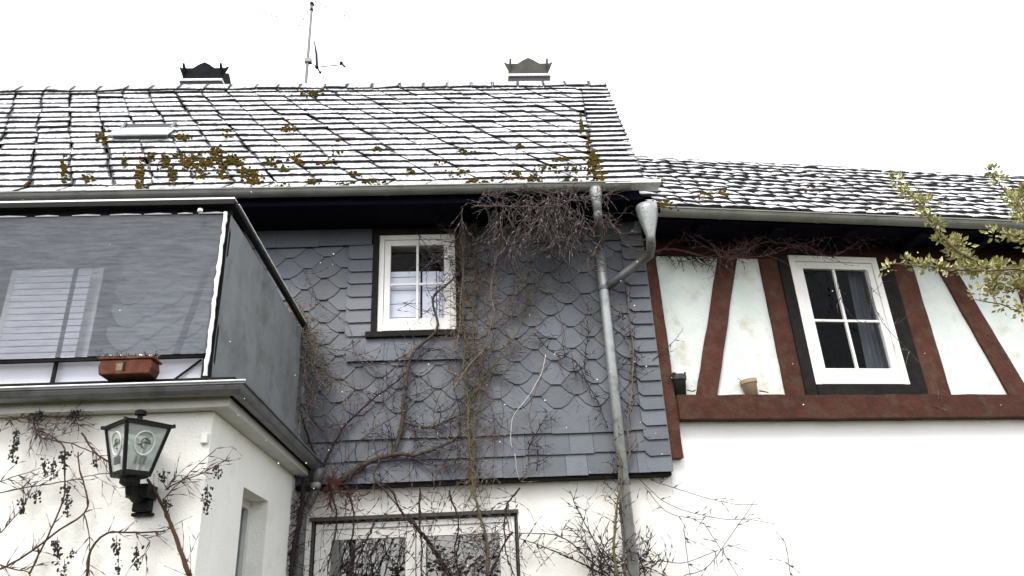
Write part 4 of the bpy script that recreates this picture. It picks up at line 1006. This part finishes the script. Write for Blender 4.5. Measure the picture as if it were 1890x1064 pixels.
for px, nc in brs:
    yv = TY+RL_.uniform(-.12, .12)
    Cc = smooth([PY(x, y, yv if k < 2 else yv+RL_.uniform(-.05, .05)) for k, (x, y) in enumerate(px)], .04); n = len(Cc)
    Cc = [c+Vector((RL_.uniform(-1, 1), RL_.uniform(-1, 1), RL_.uniform(-1, 1)))*.004 for c in Cc]
    tpart(MB().tube(Cc, [.012-.009*k/(n-1) for k in range(n)], 6), 'branch', M_leafbranch, True)
    for q in range(nc+4):
        k = int(n*(.25+.75*q/(nc+3)))-1 if nc > 8 else int(n*(.15+.85*q/(nc+3)))-1
        k = max(0, min(n-1, k)); leafcluster(Cc[k]+Vector((RL_.uniform(-.02, .02), RL_.uniform(-.03, .03), RL_.uniform(-.01, .03))), RL_.uniform(.025, .056), RL_.randrange(18, 34), .034)
# garden opposite the house: a hedge and two bare trees (they show as reflections in the glass)
hd = MB(); RH_ = random.Random(5)
for _ in range(12000):
    x, y, z_ = RH_.uniform(-14, 14), RH_.uniform(-11.8, -10.6), RH_.uniform(0, 1)**.8*(3.2+.5*math.sin(x*.9)+.3*math.sin(x*2.3))
    s_ = RH_.uniform(.06, .13); a = RH_.random()*6.28; d = Vector((math.cos(a)*s_, math.sin(a)*s_, RH_.uniform(-.5, .8)*s_)); e_ = Vector((-math.sin(a)*s_*.4, math.cos(a)*s_*.4, s_*.5)); c = Vector((x, y, z_))
    hd.face([hd.add(c-d), hd.add(c+e_), hd.add(c+d), hd.add(c-e_)])
tag(hd.build('hedge', M_grass), 'dark clipped hedge across the garden opposite the house', 'hedge', kind='stuff')
for tx, ty, lb in ((-3.5, -9, 'bare tree standing alone in front of the left part of the hedge'), (4.5, -9.5, 'bare tree standing alone in front of the right part of the hedge')):
    t_ = empty('bare_tree', (tx, ty, 0)); tag(t_, lb, 'tree')
    MB().tube([(0, 0, 0), (.05, .02, 1.2), (0, .05, 2.4), (.08, 0, 4)], [.16, .13, .11, .05], 9).build('trunk', M_bark, t_, True)
    cr = MB()
    def grow(p, d, L_, r, dep):
        pts = [p]; q = p
        for k in range(5):
            d = (d+Vector((RH_.uniform(-.2, .2), RH_.uniform(-.2, .2), RH_.uniform(-.05, .18)))).normalized(); q = q+d*L_/5; pts.append(q)
            if dep and k > 0: grow(q, (d+Vector((RH_.uniform(-1, 1), RH_.uniform(-1, 1), RH_.uniform(-.2, .7)))).normalized(), L_*.6, r*.55, dep-1)
        cr.tube(pts, [r*(1-.14*k) for k in range(6)], 4, False)
    for k in range(7):
        a = k*.9; grow(Vector((0, 0, 1.8+k*.3)), Vector((math.cos(a), math.sin(a), .6)).normalized(), 1.7, .05, 3)
    o = cr.build('crown', M_dark, t_); o['kind'] = 'stuff'

# =================================================================== SNOWFLAKES in the air
sf = MB(); RS = random.Random(2)
for _ in range(170):
    yv = RS.uniform(1.5, 6.0); sf.blob(PY(RS.uniform(-100, 1990), RS.uniform(-60, 1100), yv), RS.uniform(.0022, .0048)*yv/4, 1, RS)
tag(sf.build('snowflakes', M_snow), 'tiny white snowflakes drifting in front of the house', 'snowflakes', kind='stuff')
